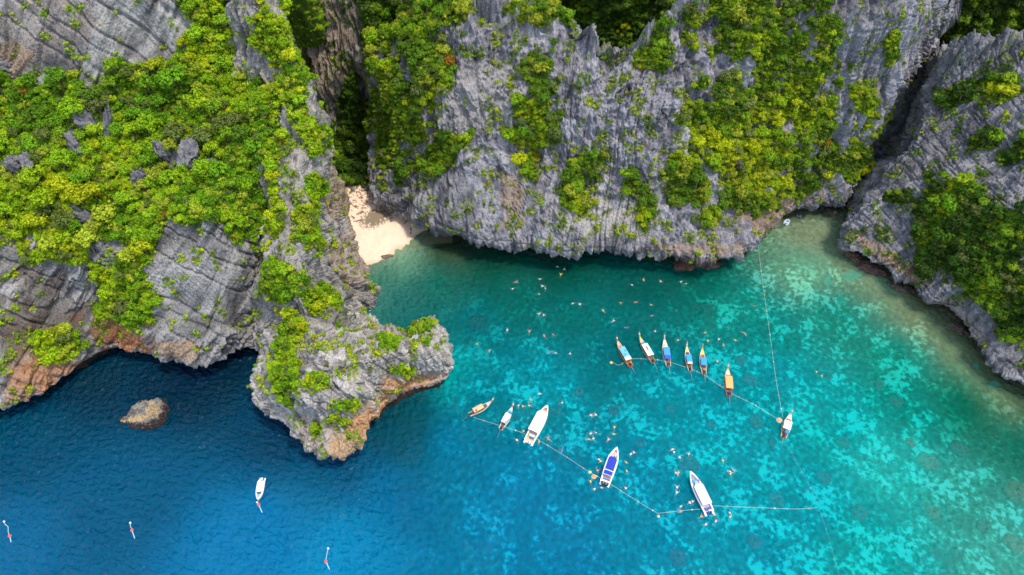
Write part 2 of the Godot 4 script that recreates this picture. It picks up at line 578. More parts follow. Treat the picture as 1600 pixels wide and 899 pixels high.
func beach() -> void:
	var nu := 120
	var nv := 100
	var v := PackedVector3Array()
	var col := PackedColorArray()
	var nb := noise(FastNoiseLite.TYPE_SIMPLEX_SMOOTH, 0.1, 4, 61)
	var deb := noise(FastNoiseLite.TYPE_SIMPLEX, 0.9, 3, 62)
	for j in nv:
		for i in nu:
			var x := lerpf(-75.0, -20.0, float(i) / (nu - 1))
			var z := lerpf(-138.0, -185.0, float(j) / (nv - 1))
			var h := sand_height(x, z)
			h = h + nb.get_noise_2d(x, z) * 0.35
			h = minf(h, 3.6 + h * 0.1)
			v.append(Vector3(x, maxf(h, -9.0), z))
			var c := lin(230, 202, 180) * (1.0 + 0.1 * nb.get_noise_2d(x * 3.0, z * 3.0))
			if h < 0.35: c = c.lerp(lin(180, 160, 124), clampf((0.35 - h) * 2.0, 0.0, 1.0))
			var px := survey(Vector3(x, h, z))
			var e := ellipse(px, [588, 340, 30, 15, -22])
			if e + deb.get_noise_2d(x, z) * 0.5 > 0.15:
				c = c.lerp(lin(112, 102, 84), clampf((e + 0.5 * deb.get_noise_2d(x, z)) * 3.0, 0.0, 0.9))
			if h > 3.3 and deb.get_noise_2d(x * 0.7, z * 0.7) > 0.32: c = lin(120, 95, 70)
			c.a = 1
			col.append(c)
	var m := StandardMaterial3D.new()
	m.vertex_color_use_as_albedo = true
	m.roughness = 0.95
	m.metallic_specular = 0.1
	tag(obj("beach", grid_mesh(v, nu, nv, col), m), "small wedge of pale sand between two cliffs", "", "", "structure")

func land() -> void:
	var V := func(a): 
		var r := []
		for i in range(0, a.size(), 3): r.append(Vector3(a[i], a[i + 1], a[i + 2]))
		return r
	var orange := Color(0.50, 0.20, 0.075)
	var tan_ := Color(0.42, 0.27, 0.16)
	var brown := Color(0.11, 0.085, 0.07)
	var pale := Color(0.5, 0.46, 0.43)
	# ---- the far forested slopes behind everything
	cliff("hillside", "forested hillside closing the view behind the grey cliffs", [
		V.call([-200,110,12, -200,0,30, -200,-90,46]), V.call([300,110,12, 300,0,30, 300,-90,46]), V.call([700,110,12, 700,0,30, 700,-90,46]), V.call([940,100,12, 940,10,32, 940,-90,50]),
		V.call([1200,110,12, 1200,0,30, 1200,-90,46]), V.call([1450,110,18, 1460,0,44, 1470,-90,62]), V.call([1600,110,22, 1600,0,46, 1600,-90,62]), V.call([1900,110,22, 1900,0,46, 1900,-90,62])],
		500, {"nv": 60, "notch": 0.0, "back": [20.0, 4.0, 60.0, 20.0], "zone": 3, "amp": 1.6, "woods": [[940, 40, 200, 160], [1540, 20, 300, 160], [600, 0, 400, 100]]})
	# ---- middle massif
	var d := [
		V.call([606,262,6, 575,170,26, 585,80,44, 630,10,58, 660,-50,66]),
		V.call([600,300,4, 592,200,25, 590,110,46, 640,40,58, 680,-30,67]),
		V.call([655,348,4, 648,250,24, 650,150,44, 690,60,58, 720,-20,66]),
		V.call([740,375,4, 735,260,28, 740,150,46, 745,60,58, 755,18,63]),
		V.call([810,384,4, 800,260,28, 800,150,45, 800,70,56, 806,12,64]),
		V.call([880,397,4, 870,270,28, 870,150,45, 880,70,56, 888,22,62]),
		V.call([925,388,4, 920,270,28, 918,170,43, 920,95,53, 922,66,57]),
		V.call([960,390,4, 958,270,28, 955,180,41, 955,110,50, 955,84,53]),
		V.call([1005,398,4, 1000,270,28, 1000,170,43, 1000,100,52, 1000,66,56]),
		V.call([1058,404,4, 1055,270,27, 1055,150,46, 1060,60,59, 1064,14,65]),
		V.call([1110,410,4, 1110,280,24, 1115,150,44, 1120,40,60, 1124,-30,70]),
		V.call([1160,392,4, 1165,270,24, 1185,140,44, 1215,20,64, 1235,-50,74]),
		V.call([1200,368,4, 1222,250,24, 1265,120,47, 1310,20,66, 1340,-60,77]),
		V.call([1226,334,4, 1265,240,24, 1330,110,48, 1390,10,66, 1425,-60,75]),
		V.call([1285,326,4, 1330,230,24, 1388,110,48, 1450,20,62, 1480,-40,70]),
		V.call([1322,318,4, 1348,240,20, 1395,146,38, 1440,70,50, 1480,0,58])]
	d.append(V.call([1330,300,2, 1360,245,8, 1405,160,22, 1450,80,34, 1490,10,44]))
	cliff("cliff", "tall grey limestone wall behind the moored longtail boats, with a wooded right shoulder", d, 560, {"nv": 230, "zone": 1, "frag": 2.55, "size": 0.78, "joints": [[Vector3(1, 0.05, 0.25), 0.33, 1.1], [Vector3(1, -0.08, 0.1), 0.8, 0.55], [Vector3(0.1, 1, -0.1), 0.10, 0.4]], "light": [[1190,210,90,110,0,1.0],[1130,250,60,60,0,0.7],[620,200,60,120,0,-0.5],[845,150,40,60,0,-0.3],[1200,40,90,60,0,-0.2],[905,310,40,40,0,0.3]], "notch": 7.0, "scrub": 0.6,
		"rock": Color(0.315, 0.305, 0.35), "stretch": 0.8, "flute": Vector3(0.12, 1, 0.05), "spires": 1.3,
		"woods": [[610,120,32,75],[634,185,52,80],[664,95,46,58],[650,36,60,36],[600,200,26,80],[690,240,38,34],[700,20,50,28],
			[848,130,28,46],[838,180,40,42],[806,212,30,16],[824,262,20,22],[870,12,70,22],[925,30,22,32],[905,318,24,20],[930,262,20,26],[900,285,18,22],
			[1012,330,16,32],[985,292,18,16],[1010,96,30,18],[1030,60,20,30],[1190,70,85,95],[1165,180,80,90],[1200,250,80,58],[1125,225,52,56],[1245,120,60,80],[1290,50,24,50],
			[1085,300,34,26],[1110,340,16,22],[1275,190,44,54],[1300,250,26,26],[1350,170,28,36],[1070,262,36,24],[1340,250,22,30],[1170,310,40,22],[1140,20,60,50],[1390,80,16,30]],
		"bare": [[760,300,60,60]],
		"smooth": [[745,320,125,75],[960,360,100,45],[1390,60,60,80,30]],
		"stains": [[800,310,22,50,0,tan_,0.5],[905,330,60,30,0,pale,0.6],[960,350,70,34,0,pale,0.75],[760,150,90,60,0,pale,0.45],[1200,330,40,40,0,tan_,0.6],[1250,300,40,30,0,tan_,0.6],[1090,410,60,10,0,brown,0.8],[1100,390,90,10,0,tan_,0.5]]})
	# ---- the wall at the back of the gully
	cliff("cliff", "brownish grey rock wall at the back of the wooded gully above the beach", [
		V.call([470,230,8, 420,150,16, 395,60,32, 385,-40,50]), V.call([520,280,5, 465,180,13, 432,60,33, 425,-40,50]), V.call([545,300,4, 500,215,12, 475,100,36, 465,-40,58]),
		V.call([562,300,4, 535,215,12, 528,100,38, 525,-40,60]), V.call([578,298,4, 565,220,11, 575,110,36, 590,-40,60]), V.call([592,296,4, 592,230,10, 625,120,34, 660,-40,58])],
		220, {"nv": 190, "notch": 0.0, "zone": 3, "joints": [[Vector3(1, 0, 0.1), 0.4, 1.0]], "rock": Color(0.26, 0.23, 0.21), "scrub": 0.7, "woods": [[428,50,26,80],[552,262,46,40],[572,240,30,70],[530,250,34,40],[545,180,16,50],[600,30,30,50],[505,215,20,30]],
			"stains": [[500,60,50,90,0,tan_,0.35]]})
	# ---- left headland
	cliff("headland", "broad left headland with a bright green wooded slope above grey slabs", [
		V.call([-190,720,4, -190,540,26, -190,390,40, -180,250,52, -160,120,64, -120,-80,92]),
		V.call([-90,668,4, -95,520,26, -90,385,40, -80,250,52, -70,125,64, -40,-80,92]),
		V.call([0,638,4, -8,500,24, -3,380,38, 5,250,50, 12,130,62, 40,-80,91]),
		V.call([50,625,4, 40,500,21, 35,390,36, 50,260,50, 50,140,62, 80,-80,91]),
		V.call([90,601,4, 72,500,18, 66,405,34, 90,270,49, 95,160,61, 115,-80,91]),
		V.call([130,570,4, 112,480,18, 108,412,33, 135,275,48, 140,165,61, 150,-80,91]),
		V.call([176,552,4, 162,470,19, 158,405,32, 180,275,47, 190,150,61, 195,-80,90]),
		V.call([240,550,4, 232,450,27, 232,345,43, 250,230,51, 246,90,67, 270,-80,90]),
		V.call([312,558,4, 306,450,30, 314,345,46, 330,220,54, 306,80,68, 330,-80,88]),
		V.call([360,549,4, 355,455,27, 358,350,44, 370,225,54, 350,70,69, 370,-80,87]),
		V.call([404,541,4, 400,460,18, 404,385,33, 420,235,53, 408,80,68, 410,-80,84]),
		V.call([470,520,4, 450,440,22, 440,360,38, 455,240,50, 450,120,60, 440,-60,74])],
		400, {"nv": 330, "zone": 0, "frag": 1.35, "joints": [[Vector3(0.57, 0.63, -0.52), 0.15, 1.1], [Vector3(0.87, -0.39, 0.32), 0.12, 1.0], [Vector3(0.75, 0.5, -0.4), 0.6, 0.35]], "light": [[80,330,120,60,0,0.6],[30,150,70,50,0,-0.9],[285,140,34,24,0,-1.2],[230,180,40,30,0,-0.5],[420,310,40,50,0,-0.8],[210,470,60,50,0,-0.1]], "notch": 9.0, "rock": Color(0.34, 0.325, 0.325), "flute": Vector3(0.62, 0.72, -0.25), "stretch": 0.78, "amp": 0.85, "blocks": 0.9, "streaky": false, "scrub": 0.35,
		"woods": [[55,205,110,80],[50,290,110,78],[150,330,110,80],[250,190,110,90],[340,130,90,80],[300,265,130,85],[405,210,70,95],[365,310,85,60],[430,330,40,50],[280,85,42,45],[325,50,30,50],
			[210,472,46,40],[215,430,34,34],[180,420,26,40],[100,398,44,20],[95,540,34,20],[20,105,22,10],[440,130,40,90,-30],[462,30,50,90,-10],[300,20,20,30]],
		"bare": [[122,232,12,12],[140,195,20,14],[168,205,9,18],[35,265,36,15],[310,256,48,15],[225,285,20,14],[400,112,24,66,-28],[170,396,34,26],[140,345,18,16],[318,440,88,92],[430,390,20,40],[30,440,70,40,20],[100,60,200,70,-8],[230,50,60,60]],
		"smooth": [[110,40,230,85,10],[318,450,95,100],[60,520,110,70,30]],
		"stains": [[180,525,70,30,28,orange,0.85],[60,560,70,60,30,tan_,0.7],[20,520,70,60,30,brown,0.75],[90,480,90,40,35,brown,0.6],[60,590,60,40,-30,orange,0.5],[270,545,50,14,8,tan_,0.7],[60,40,90,60,0,Color(0.40,0.33,0.29),0.5],[10,90,40,40,0,tan_,0.6]]})
	# ---- ridge running out from the headland
	cliff("ridge", "narrow rocky spine running down from the headland to the point, beside the beach", [
		V.call([300,60,66, 350,20,78, 395,-30,86, 418,0,74, 430,60,42]),
		V.call([340,110,64, 385,70,72, 428,45,78, 448,80,60, 455,130,28]),
		V.call([370,170,58, 415,120,66, 455,110,70, 478,150,52, 485,200,22]),
		V.call([400,240,53, 440,200,60, 482,175,62, 507,212,44, 518,262,14]),
		V.call([408,320,44, 445,290,51, 484,255,54, 524,275,34, 550,318,3]),
		V.call([402,400,34, 432,360,43, 468,330,47, 520,350,28, 566,395,1]),
		V.call([392,470,20, 425,430,34, 462,400,41, 535,415,22, 594,452,2]),
		V.call([388,520,6, 422,490,24, 465,460,36, 530,468,20, 572,488,1]),
		V.call([412,570,4, 440,535,20, 480,500,30, 540,500,18, 578,508,1]),
		V.call([415,600,3, 445,570,18, 490,540,26, 545,530,16, 580,525,1])],
		300, {"nv": 220, "zone": 0, "frag": 2.0, "size": 0.6, "joints": [[Vector3(0.9, 0.3, -0.3), 0.4, 0.9], [Vector3(0.3, 0.6, 0.7), 0.3, 0.7]], "notch": 0.0, "back": [2.0, 5.0, 2.0, 12.0], "spires": 0.0, "rock": Color(0.38, 0.35, 0.33), "flute": Vector3(0.2, 1, -0.2), "scrub": 0.75,
		"woods": [[436,90,26,60,-30],[462,160,20,60,-25],[488,210,18,40,-20],[430,345,22,44],[470,345,18,40],[490,300,16,44],[440,445,30,34],[503,466,22,20],[452,520,22,30],[400,215,40,90],[500,380,12,20]],
		"bare": [[406,105,18,50,-28]],
		"stains": [[560,400,40,60,0,tan_,0.4],[540,300,30,50,0,tan_,0.5]]})
	# ---- the point
	cliff("point", "pale hooked rock point at the end of the ridge, orange along its lower edge", [
		V.call([412,575,4, 430,560,16, 470,540,26, 520,570,31]), V.call([416,625,4, 436,600,18, 480,580,28, 520,572,31]), V.call([440,660,4, 457,634,18, 485,605,27, 520,574,31]),
		V.call([488,695,4, 490,660,18, 500,625,26, 521,576,31]), V.call([529,701,4, 525,668,17, 522,630,25, 522,578,31]), V.call([557,684,4, 546,650,18, 536,620,25, 524,578,31]),
		V.call([594,645,4, 580,622,16, 552,600,25, 526,578,31]), V.call([632,612,4, 618,590,13, 580,582,22, 528,576,31]), V.call([668,597,4, 648,575,12, 605,568,20, 530,575,31]),
		V.call([702,588,4, 682,566,13, 630,553,19, 532,573,31]), V.call([702,562,4, 684,545,15, 634,546,19, 532,570,31]), V.call([692,532,4, 678,520,16, 640,538,18, 532,567,31]),
		V.call([668,508,6, 655,512,17, 625,538,18, 530,564,31]), V.call([634,520,4, 630,524,13, 600,542,19, 526,561,31]), V.call([600,522,3, 585,528,14, 560,545,23, 522,560,31]),
		V.call([572,505,3, 545,515,17, 530,538,26, 520,560,31]), V.call([480,480,20, 490,505,24, 505,535,28, 519,562,31]), V.call([425,520,10, 440,525,20, 475,535,27, 519,566,31])],
		460, {"nv": 110, "ring": true, "zone": 0, "frag": 1.8, "size": 0.5, "joints": [[Vector3(0.8, 0.3, -0.5), 0.4, 0.9], [Vector3(-0.5, 0.4, 0.75), 0.3, 0.8], [Vector3(0.1, 1, 0.1), 0.35, 0.6]], "notch": 3.0, "back": [], "spires": 0.0, "amp": 0.75, "rock": Color(0.47, 0.435, 0.415), "scrub": 0.6,
		"woods": [[657,514,22,7,-20],[604,534,15,9],[632,580,14,7],[450,588,15,42],[446,540,13,20],[500,598,18,12],[540,632,20,9],[528,662,24,8],[488,682,8,8]],
		"stains": [[585,655,70,36,-38,Color(0.66,0.35,0.16),0.9],[640,600,60,16,-10,Color(0.62,0.33,0.16),0.85],[545,700,40,24,-20,Color(0.62,0.40,0.23),0.85],[690,560,30,40,0,pale,0.6],[500,690,60,24,20,tan_,0.35],[560,620,50,30,0,pale,0.6]]})
	# ---- right massif
	cliff("cliff", "dark bluish grey cliff on the right shore, half covered by dense dark trees", [
		V.call([1316,322,-3, 1333,292,0, 1364,236,3, 1402,170,11, 1432,112,20]),
		V.call([1330,322,3, 1350,284,5, 1386,222,10, 1425,150,20, 1455,98,32]),
		V.call([1324,332,4, 1366,284,13, 1425,196,32, 1470,110,50, 1492,78,55]),
		V.call([1318,382,4, 1350,330,15, 1430,225,32, 1500,125,48, 1540,76,56]),
		V.call([1346,402,4, 1390,345,15, 1470,235,33, 1540,130,48, 1580,64,57]),
		V.call([1402,434,4, 1436,370,15, 1510,255,33, 1580,140,49, 1625,56,58]),
		V.call([1442,462,4, 1470,400,15, 1545,285,33, 1620,160,49, 1670,56,59]),
		V.call([1484,494,4, 1508,430,14, 1580,320,32, 1660,190,49, 1720,56,60]),
		V.call([1522,534,4, 1545,470,14, 1615,355,32, 1700,220,49, 1780,60,61]),
		V.call([1560,576,4, 1585,515,14, 1655,400,32, 1750,250,50, 1850,70,62]),
		V.call([1604,608,4, 1630,545,14, 1710,430,32, 1820,280,50, 1940,80,62]),
		V.call([1720,690,4, 1750,610,15, 1830,480,33, 1950,320,50, 2080,100,62])],
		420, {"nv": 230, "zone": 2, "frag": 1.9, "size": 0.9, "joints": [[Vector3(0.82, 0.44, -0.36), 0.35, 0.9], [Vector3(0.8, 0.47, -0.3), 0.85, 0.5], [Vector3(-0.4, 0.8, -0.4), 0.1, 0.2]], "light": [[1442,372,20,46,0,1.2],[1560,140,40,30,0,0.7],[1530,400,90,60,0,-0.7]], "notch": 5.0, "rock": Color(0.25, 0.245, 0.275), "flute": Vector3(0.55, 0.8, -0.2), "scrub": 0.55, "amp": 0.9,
		"woods": [[1535,375,85,62],[1560,440,70,48],[1500,335,60,52],[1442,372,16,42],[1590,490,44,36],[1560,140,28,24],[1500,150,40,14,-20],[1585,250,36,28],[1460,305,24,16],[1400,310,14,12],[1540,220,24,14],[1480,420,44,26]],
		"bare": [[1590,290,40,40],[1470,440,22,22],[1380,380,40,40]],
		"stains": [[1375,395,50,14,35,Color(0.42,0.30,0.22),0.8],[1420,425,50,10,35,tan_,0.6],[1500,500,60,14,42,Color(0.3,0.24,0.2),0.5]]})
	# ---- islet
	cliff("islet", "low tan rock islet in the dark blue water off the headland", [
		V.call([189,656,0.1, 193,652,0.9, 202,647,1.6, 224,642,1.9]), V.call([197,667,0.1, 201,660,0.7, 208,653,1.6, 224,643,1.9]), V.call([226,672,0.1, 225,662,0.6, 225,655,1.5, 226,644,1.9]), V.call([251,666,0.1, 243,655,0.6, 237,650,1.5, 227,643,1.9]),
		V.call([266,650,0.1, 252,644,0.6, 246,641,1.6, 228,642,1.9]), V.call([260,632,0.1, 252,632,0.7, 247,632,1.8, 228,641,1.9]), V.call([242,627,0.1, 238,629,0.8, 236,631,1.8, 226,641,1.9]), V.call([208,638,0.1, 210,639,0.9, 214,639,1.7, 224,641,1.9])],
		150, {"nv": 60, "ring": true, "zone": 2, "notch": 0.0, "back": [], "spires": 0.0, "amp": 0.4, "grain": 2.4, "rock": Color(0.27, 0.25, 0.23), "scrub": -3.0, "wet": 0.62,
		"stains": [[214,654,26,6,-15,Color(0.55,0.40,0.22),0.9],[240,641,14,14,-30,Color(0.52,0.39,0.22),0.85]]})

# ------------------------------------------------------------------ plants
func crown(sd: int, blobs: int, per: int, leaf: float, flat_: float) -> ArrayMesh:
	var r := RandomNumberGenerator.new()
	r.seed = sd
	var v := PackedVector3Array()
	var n := PackedVector3Array()
	var c := PackedColorArray()
	for b in blobs:
		var a := r.randf() * TAU
		var rad := sqrt(r.randf()) * 0.72
		var top := sqrt(maxf(0.0, 1.0 - rad * rad)) * flat_
		var ctr := Vector3(cos(a) * rad, top * r.randf_range(0.35, 0.95), sin(a) * rad)
		var br := r.randf_range(0.2, 0.42)
		var tone := r.randf_range(0.75, 1.25)
		for i in per:
			var d := Vector3(r.randfn(), r.randfn() + 0.45, r.randfn()).normalized()
			var p := ctr + d * br * r.randf_range(0.55, 1.2)
			var nn := (d + Vector3(r.randfn(), r.randfn(), r.randfn()) * 0.35).normalized()
			var t := nn.cross(Vector3(r.randfn(), r.randfn(), r.randfn())).normalized()
			var s := nn.cross(t)
			var l := leaf * r.randf_range(0.6, 1.25)
			var w := l * r.randf_range(0.45, 0.75)
			var sh := tone * r.randf_range(0.8, 1.2)
			var cc := Color(sh, sh, sh)
			var droop := nn * l * 0.25
			var q := [p - t * l - droop, p + s * w, p + t * l - droop, p - s * w]
			for k in [0, 1, 2, 0, 2, 3]:
				v.append(q[k]); n.append((nn * 0.6 + d * 0.6).normalized()); c.append(cc)
	var arr := []
	arr.resize(Mesh.ARRAY_MAX)
	arr[Mesh.ARRAY_VERTEX] = v
	arr[Mesh.ARRAY_NORMAL] = n
	arr[Mesh.ARRAY_COLOR] = c
	var m := ArrayMesh.new()
	m.add_surface_from_arrays(Mesh.PRIMITIVE_TRIANGLES, arr)
	return m

func tube(st: SurfaceTool, a: Vector3, b: Vector3, ra: float, rb: float, sides := 6, col := Color.WHITE) -> void:
	var d := (b - a).normalized()
	var x := d.cross(Vector3(0.31, 0.2, 0.93)).normalized()
	var y := d.cross(x)
	st.set_color(col)
	for i in sides:
		var c0 := x * cos(TAU * i / sides) + y * sin(TAU * i / sides)
		var c1 := x * cos(TAU * (i + 1) / sides) + y * sin(TAU * (i + 1) / sides)
		for p in [[a + c0 * ra, c0], [b + c0 * rb, c0], [a + c1 * ra, c1], [a + c1 * ra, c1], [b + c0 * rb, c0], [b + c1 * rb, c1]]:
			st.set_normal(p[1]); st.add_vertex(p[0])
		for p in [[b, d], [b + c1 * rb, d], [b + c0 * rb, d], [a, -d], [a + c0 * ra, -d], [a + c1 * ra, -d]]:
			st.set_normal(p[1]); st.add_vertex(p[0])

func trunk_mesh(sd: int) -> ArrayMesh:
	var r := RandomNumberGenerator.new()
	r.seed = sd
	var st := SurfaceTool.new()
	st.begin(Mesh.PRIMITIVE_TRIANGLES)
	var top := Vector3(r.randfn() * 0.06, -0.1, r.randfn() * 0.06)
	tube(st, Vector3(0, -1.6, 0), top, 0.09, 0.06)
	for i in 4:
		var a := i * TAU / 4.0 + r.randf()
		tube(st, top - Vector3(0, 0.05, 0), top + Vector3(cos(a) * 0.5, 0.45, sin(a) * 0.5), 0.045, 0.02, 5)
	return st.commit()

# leaf colours by place: headland, middle wall, point and right shore, gully
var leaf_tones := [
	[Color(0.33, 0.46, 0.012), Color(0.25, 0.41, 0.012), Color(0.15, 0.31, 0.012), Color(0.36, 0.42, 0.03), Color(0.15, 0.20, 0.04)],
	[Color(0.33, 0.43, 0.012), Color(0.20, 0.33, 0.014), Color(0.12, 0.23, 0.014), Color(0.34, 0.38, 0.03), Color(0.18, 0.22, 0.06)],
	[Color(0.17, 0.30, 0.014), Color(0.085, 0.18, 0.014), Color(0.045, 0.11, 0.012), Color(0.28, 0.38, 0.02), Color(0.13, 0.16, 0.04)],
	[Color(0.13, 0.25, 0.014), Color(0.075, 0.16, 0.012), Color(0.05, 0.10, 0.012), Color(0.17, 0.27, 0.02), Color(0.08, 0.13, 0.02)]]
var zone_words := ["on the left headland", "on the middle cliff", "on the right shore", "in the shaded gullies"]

func scatter(shapes: Array, spots: Array, called: String, label: String) -> void:
	# spots: [Transform3D, Color]; one MultiMesh per crown shape
	for s in shapes.size():
		var mine := []
		for i in range(s, spots.size(), shapes.size()): mine.append(spots[i])
		if mine.is_empty(): continue
		var mm := MultiMesh.new()
		mm.transform_format = MultiMesh.TRANSFORM_3D
		mm.use_colors = true
		mm.mesh = shapes[s]
		mm.instance_count = mine.size()
		for i in mine.size():
			mm.set_instance_transform(i, mine[i][0])
			mm.set_instance_color(i, mine[i][1])
		var o := MultiMeshInstance3D.new()
		o.multimesh = mm
		o.material_override = M.leaf
		o.name = numbered(called)
		add_child(o)
		tag(o, label, "", "", "stuff")

func plants() -> void:
	var crowns := []
	for i in 7: crowns.append(crown(100 + i, 24 + i % 3 * 8, 30, 0.115, [0.9, 0.65, 1.15][i % 3]))
	var bushes := []
	for i in 5: bushes.append(crown(200 + i, 9, 18, 0.2, 0.7))
	var cell := {}
	var trees := []
	var shrubs := []
	var order := range(plots.size())
	rng.seed = 5
	for t in plots.size():
		# a fixed shuffle
		var k := rng.randi_range(0, plots.size() - 1)
		var p: Array = plots[k]
		var grow: float = p[2]
		var pos: Vector3 = p[0]
		if grow > 0.0:
			var zone: int = p[4]
			var size := lerpf(1.2, 3.8, pow(rng.randf(), 2.3)) * float(p[6])
			size *= lerpf(0.5, 1.0, clampf(grow * 2.0, 0.0, 1.0))
			if p[1].y < 0.45: size *= 0.75
			if room(cell, pos, size * 0.72):
				trees.append([pos, size, zone, p[1], p[5], p[6]])
				continue
			if room(cell, pos, 0.36):
				shrubs.append([pos, rng.randf_range(0.6, 1.3), zone, p[1], p[5]])
		elif p[3] > 0.3 and rng.randf() < (p[3] - 0.28) * 1.6:
			if room(cell, pos, 0.5):
				shrubs.append([pos, rng.randf_range(0.3, 0.85), p[4], p[1], p[5] + 0.5])
	print("trees ", trees.size(), " shrubs ", shrubs.size(), " plots ", plots.size())
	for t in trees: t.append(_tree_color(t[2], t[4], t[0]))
	# the three hundred that show largest are trees of their own, the rest is forest
	var shown := []
	for i in trees.size():
		var q := survey(trees[i][0])
		var face: Vector3 = trees[i][3]
		if q.x > 5 and q.x < 1595 and q.y > 5 and q.y < 894 and face.dot((SEAT - trees[i][0]).normalized()) > 0.1:
			shown.append([float(trees[i][1]) / SEAT.distance_to(trees[i][0]), i])
	shown.sort_custom(func(p, q): return p[0] > q[0])
	shown = shown.slice(0, 300)
	var single := {}
	for e in shown: single[e[1]] = true
	var tints := {}
	var trunks := [trunk_mesh(1), trunk_mesh(2), trunk_mesh(3)]
	var stock := {}
	var named := []
	var thick := []
	for i in trees.size():
		var t: Array = trees[i]
		var p: Vector3 = t[0] + Vector3(0, t[1] * 0.35, 0) + t[3] * t[1] * 0.3
		if not single.has(i):
			thick.append([_place(p, t[1]), t[6]])
			continue
		var c: Color = t[6]
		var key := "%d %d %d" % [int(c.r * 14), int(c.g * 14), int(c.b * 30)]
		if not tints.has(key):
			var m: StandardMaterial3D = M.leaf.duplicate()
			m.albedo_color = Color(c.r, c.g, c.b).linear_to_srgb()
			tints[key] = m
		var form := i % crowns.size()
		var sk := key + str(form)
		var o: Node3D
		if stock.has(sk):
			o = stock[sk].duplicate()
			o.name = numbered("tree")
			add_child(o)
		else:
			o = base("tree")
			obj("trunk", trunks[form % 3], M.bark, o)
			obj("crown", crowns[form], tints[key], o)
			stock[sk] = o
		o.transform = _place(p, t[1])
		var hue := "mid green"
		if c.r > 0.2 and c.g < c.r * 0.7: hue = "orange"
		elif c.r > 0.30: hue = "yellow-green"
		elif c.g > 0.36: hue = "lime green"
		elif c.g < 0.16: hue = "dark green"
		elif c.b > 0.026: hue = "dull olive"
		named.append([o, hue, t[0], t[2]])
	var spots := []
	for m in [["the bare slab at upper left", 150, 60], ["the grey knob at the left edge", 12, 108], ["the slanting rock blade", 140, 196], ["the left edge outcrops", 40, 265], ["the largest pale outcrop", 305, 253], ["the leaning dark outcrop", 224, 286],
		["the upright dark outcrop", 138, 348], ["the pinnacles of the grey panel", 270, 350], ["the right end of the panel", 400, 375], ["the lone clump below the panel", 210, 470], ["the bush on the brown cliff", 90, 540], ["the bright slab on the ridge", 405, 110], ["the top of the ridge", 330, 20],
		["the ridge above the beach", 480, 210], ["the neck of the ridge", 440, 345], ["the saddle of the ridge", 500, 465], ["the left flank of the point", 455, 590], ["the knob of the point", 655, 516], ["the olive crowns high on the slope", 285, 135], ["the upper left wood edge", 60, 170], ["the middle of the lime slope", 90, 320],
		["the wooded corner above the beach", 610, 250], ["the top of the wooded corner", 600, 110], ["the upper left of the middle wall", 680, 40], ["the hanging wood in mid wall", 846, 150], ["the lower tongue in mid wall", 822, 255], ["the clump low on the wall", 905, 315], ["the strip over the orange bush", 1012, 330],
		["the notch in the skyline", 955, 84], ["the knob right of the notch", 1020, 80], ["the top of the yellow slope", 1200, 30], ["the upper yellow slope", 1190, 120], ["the heart of the yellow slope", 1180, 200], ["the foot of the yellow slope", 1190, 290], ["the left rim of the yellow slope", 1100, 240], ["the right rim of the yellow slope", 1270, 190],
		["the pinnacle by the black cleft", 1350, 170], ["the cliff foot by the cove", 1300, 250], ["the top of the right cliff", 1560, 140], ["the ledge by the black cleft", 1490, 150], ["the upper right wood", 1500, 335], ["the yellow strip on the right cliff", 1442, 372], ["the heart of the right wood", 1540, 385], ["the lower right wood", 1580, 470], ["the wood at the right edge", 1590, 420], ["the gully above the beach", 560, 250], ["the back wall of the gully", 500, 120], ["the upper end of the gully", 430, 40], ["the gully floor by the sand", 556, 300], ["the hollow behind the notch", 960, 40], ["the upper right corner", 1560, 30]]:
		var best := 1e9
		var at := Vector3.ZERO
		for k in range(0, plots.size(), 11):
			var w := survey(plots[k][0]).distance_squared_to(Vector2(m[1], m[2]))
			if w < best: best = w; at = plots[k][0]
		spots.append([m[0], at])
	var told := rank_words(named.map(func(n): return [n[1], n[2]]), spots)
	for i in named.size():
		tag(named[i][0], "%s broadleaf tree %s" % [named[i][1], told[i]], "tree", "large trees %s" % zone_words[named[i][3]])
	scatter(crowns, thick, "forest", "dense tropical broadleaf forest clinging to the limestone slopes")
	var low := []
	for s in shrubs:
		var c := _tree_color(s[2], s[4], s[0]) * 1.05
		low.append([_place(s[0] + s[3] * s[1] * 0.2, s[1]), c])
	scatter(bushes, low, "undergrowth", "low shrubs and creepers rooted in the rock faces")

func _tree_color(zone: int, lit: float, pos: Vector3) -> Color:
	var tones: Array = leaf_tones[zone]
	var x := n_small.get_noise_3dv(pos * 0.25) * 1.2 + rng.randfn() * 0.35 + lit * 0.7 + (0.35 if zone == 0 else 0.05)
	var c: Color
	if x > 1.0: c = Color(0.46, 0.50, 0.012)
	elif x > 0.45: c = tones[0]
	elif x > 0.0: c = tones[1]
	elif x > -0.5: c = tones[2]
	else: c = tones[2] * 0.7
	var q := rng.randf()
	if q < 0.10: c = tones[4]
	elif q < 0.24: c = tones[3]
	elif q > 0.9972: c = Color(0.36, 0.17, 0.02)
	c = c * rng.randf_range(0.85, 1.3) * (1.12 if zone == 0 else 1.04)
	c.a = 1.0
	return c

func _place(p: Vector3, s: float) -> Transform3D:
	var b := Basis(Vector3.UP, rng.randf() * TAU) * Basis(Vector3.RIGHT, rng.randf_range(-0.25, 0.25))
	return Transform3D(b.scaled(Vector3(s, s * rng.randf_range(0.8, 1.15), s)), p)

func room(cell: Dictionary, p: Vector3, r: float) -> bool:
	var k := Vector3i((p / 2.5).floor())
	for x in range(-1, 2):
		for y in range(-1, 2):
			for z in range(-1, 2):
				for q in cell.get(k + Vector3i(x, y, z), []):
					var d: float = maxf(r, q.w) if r > 0.6 else (r + q.w * 0.4)
					if Vector3(q.x, q.y, q.z).distance_squared_to(p) < d * d: return false
	if not cell.has(k): cell[k] = []
	cell[k].append(Vector4(p.x, p.y, p.z, r))
	return true

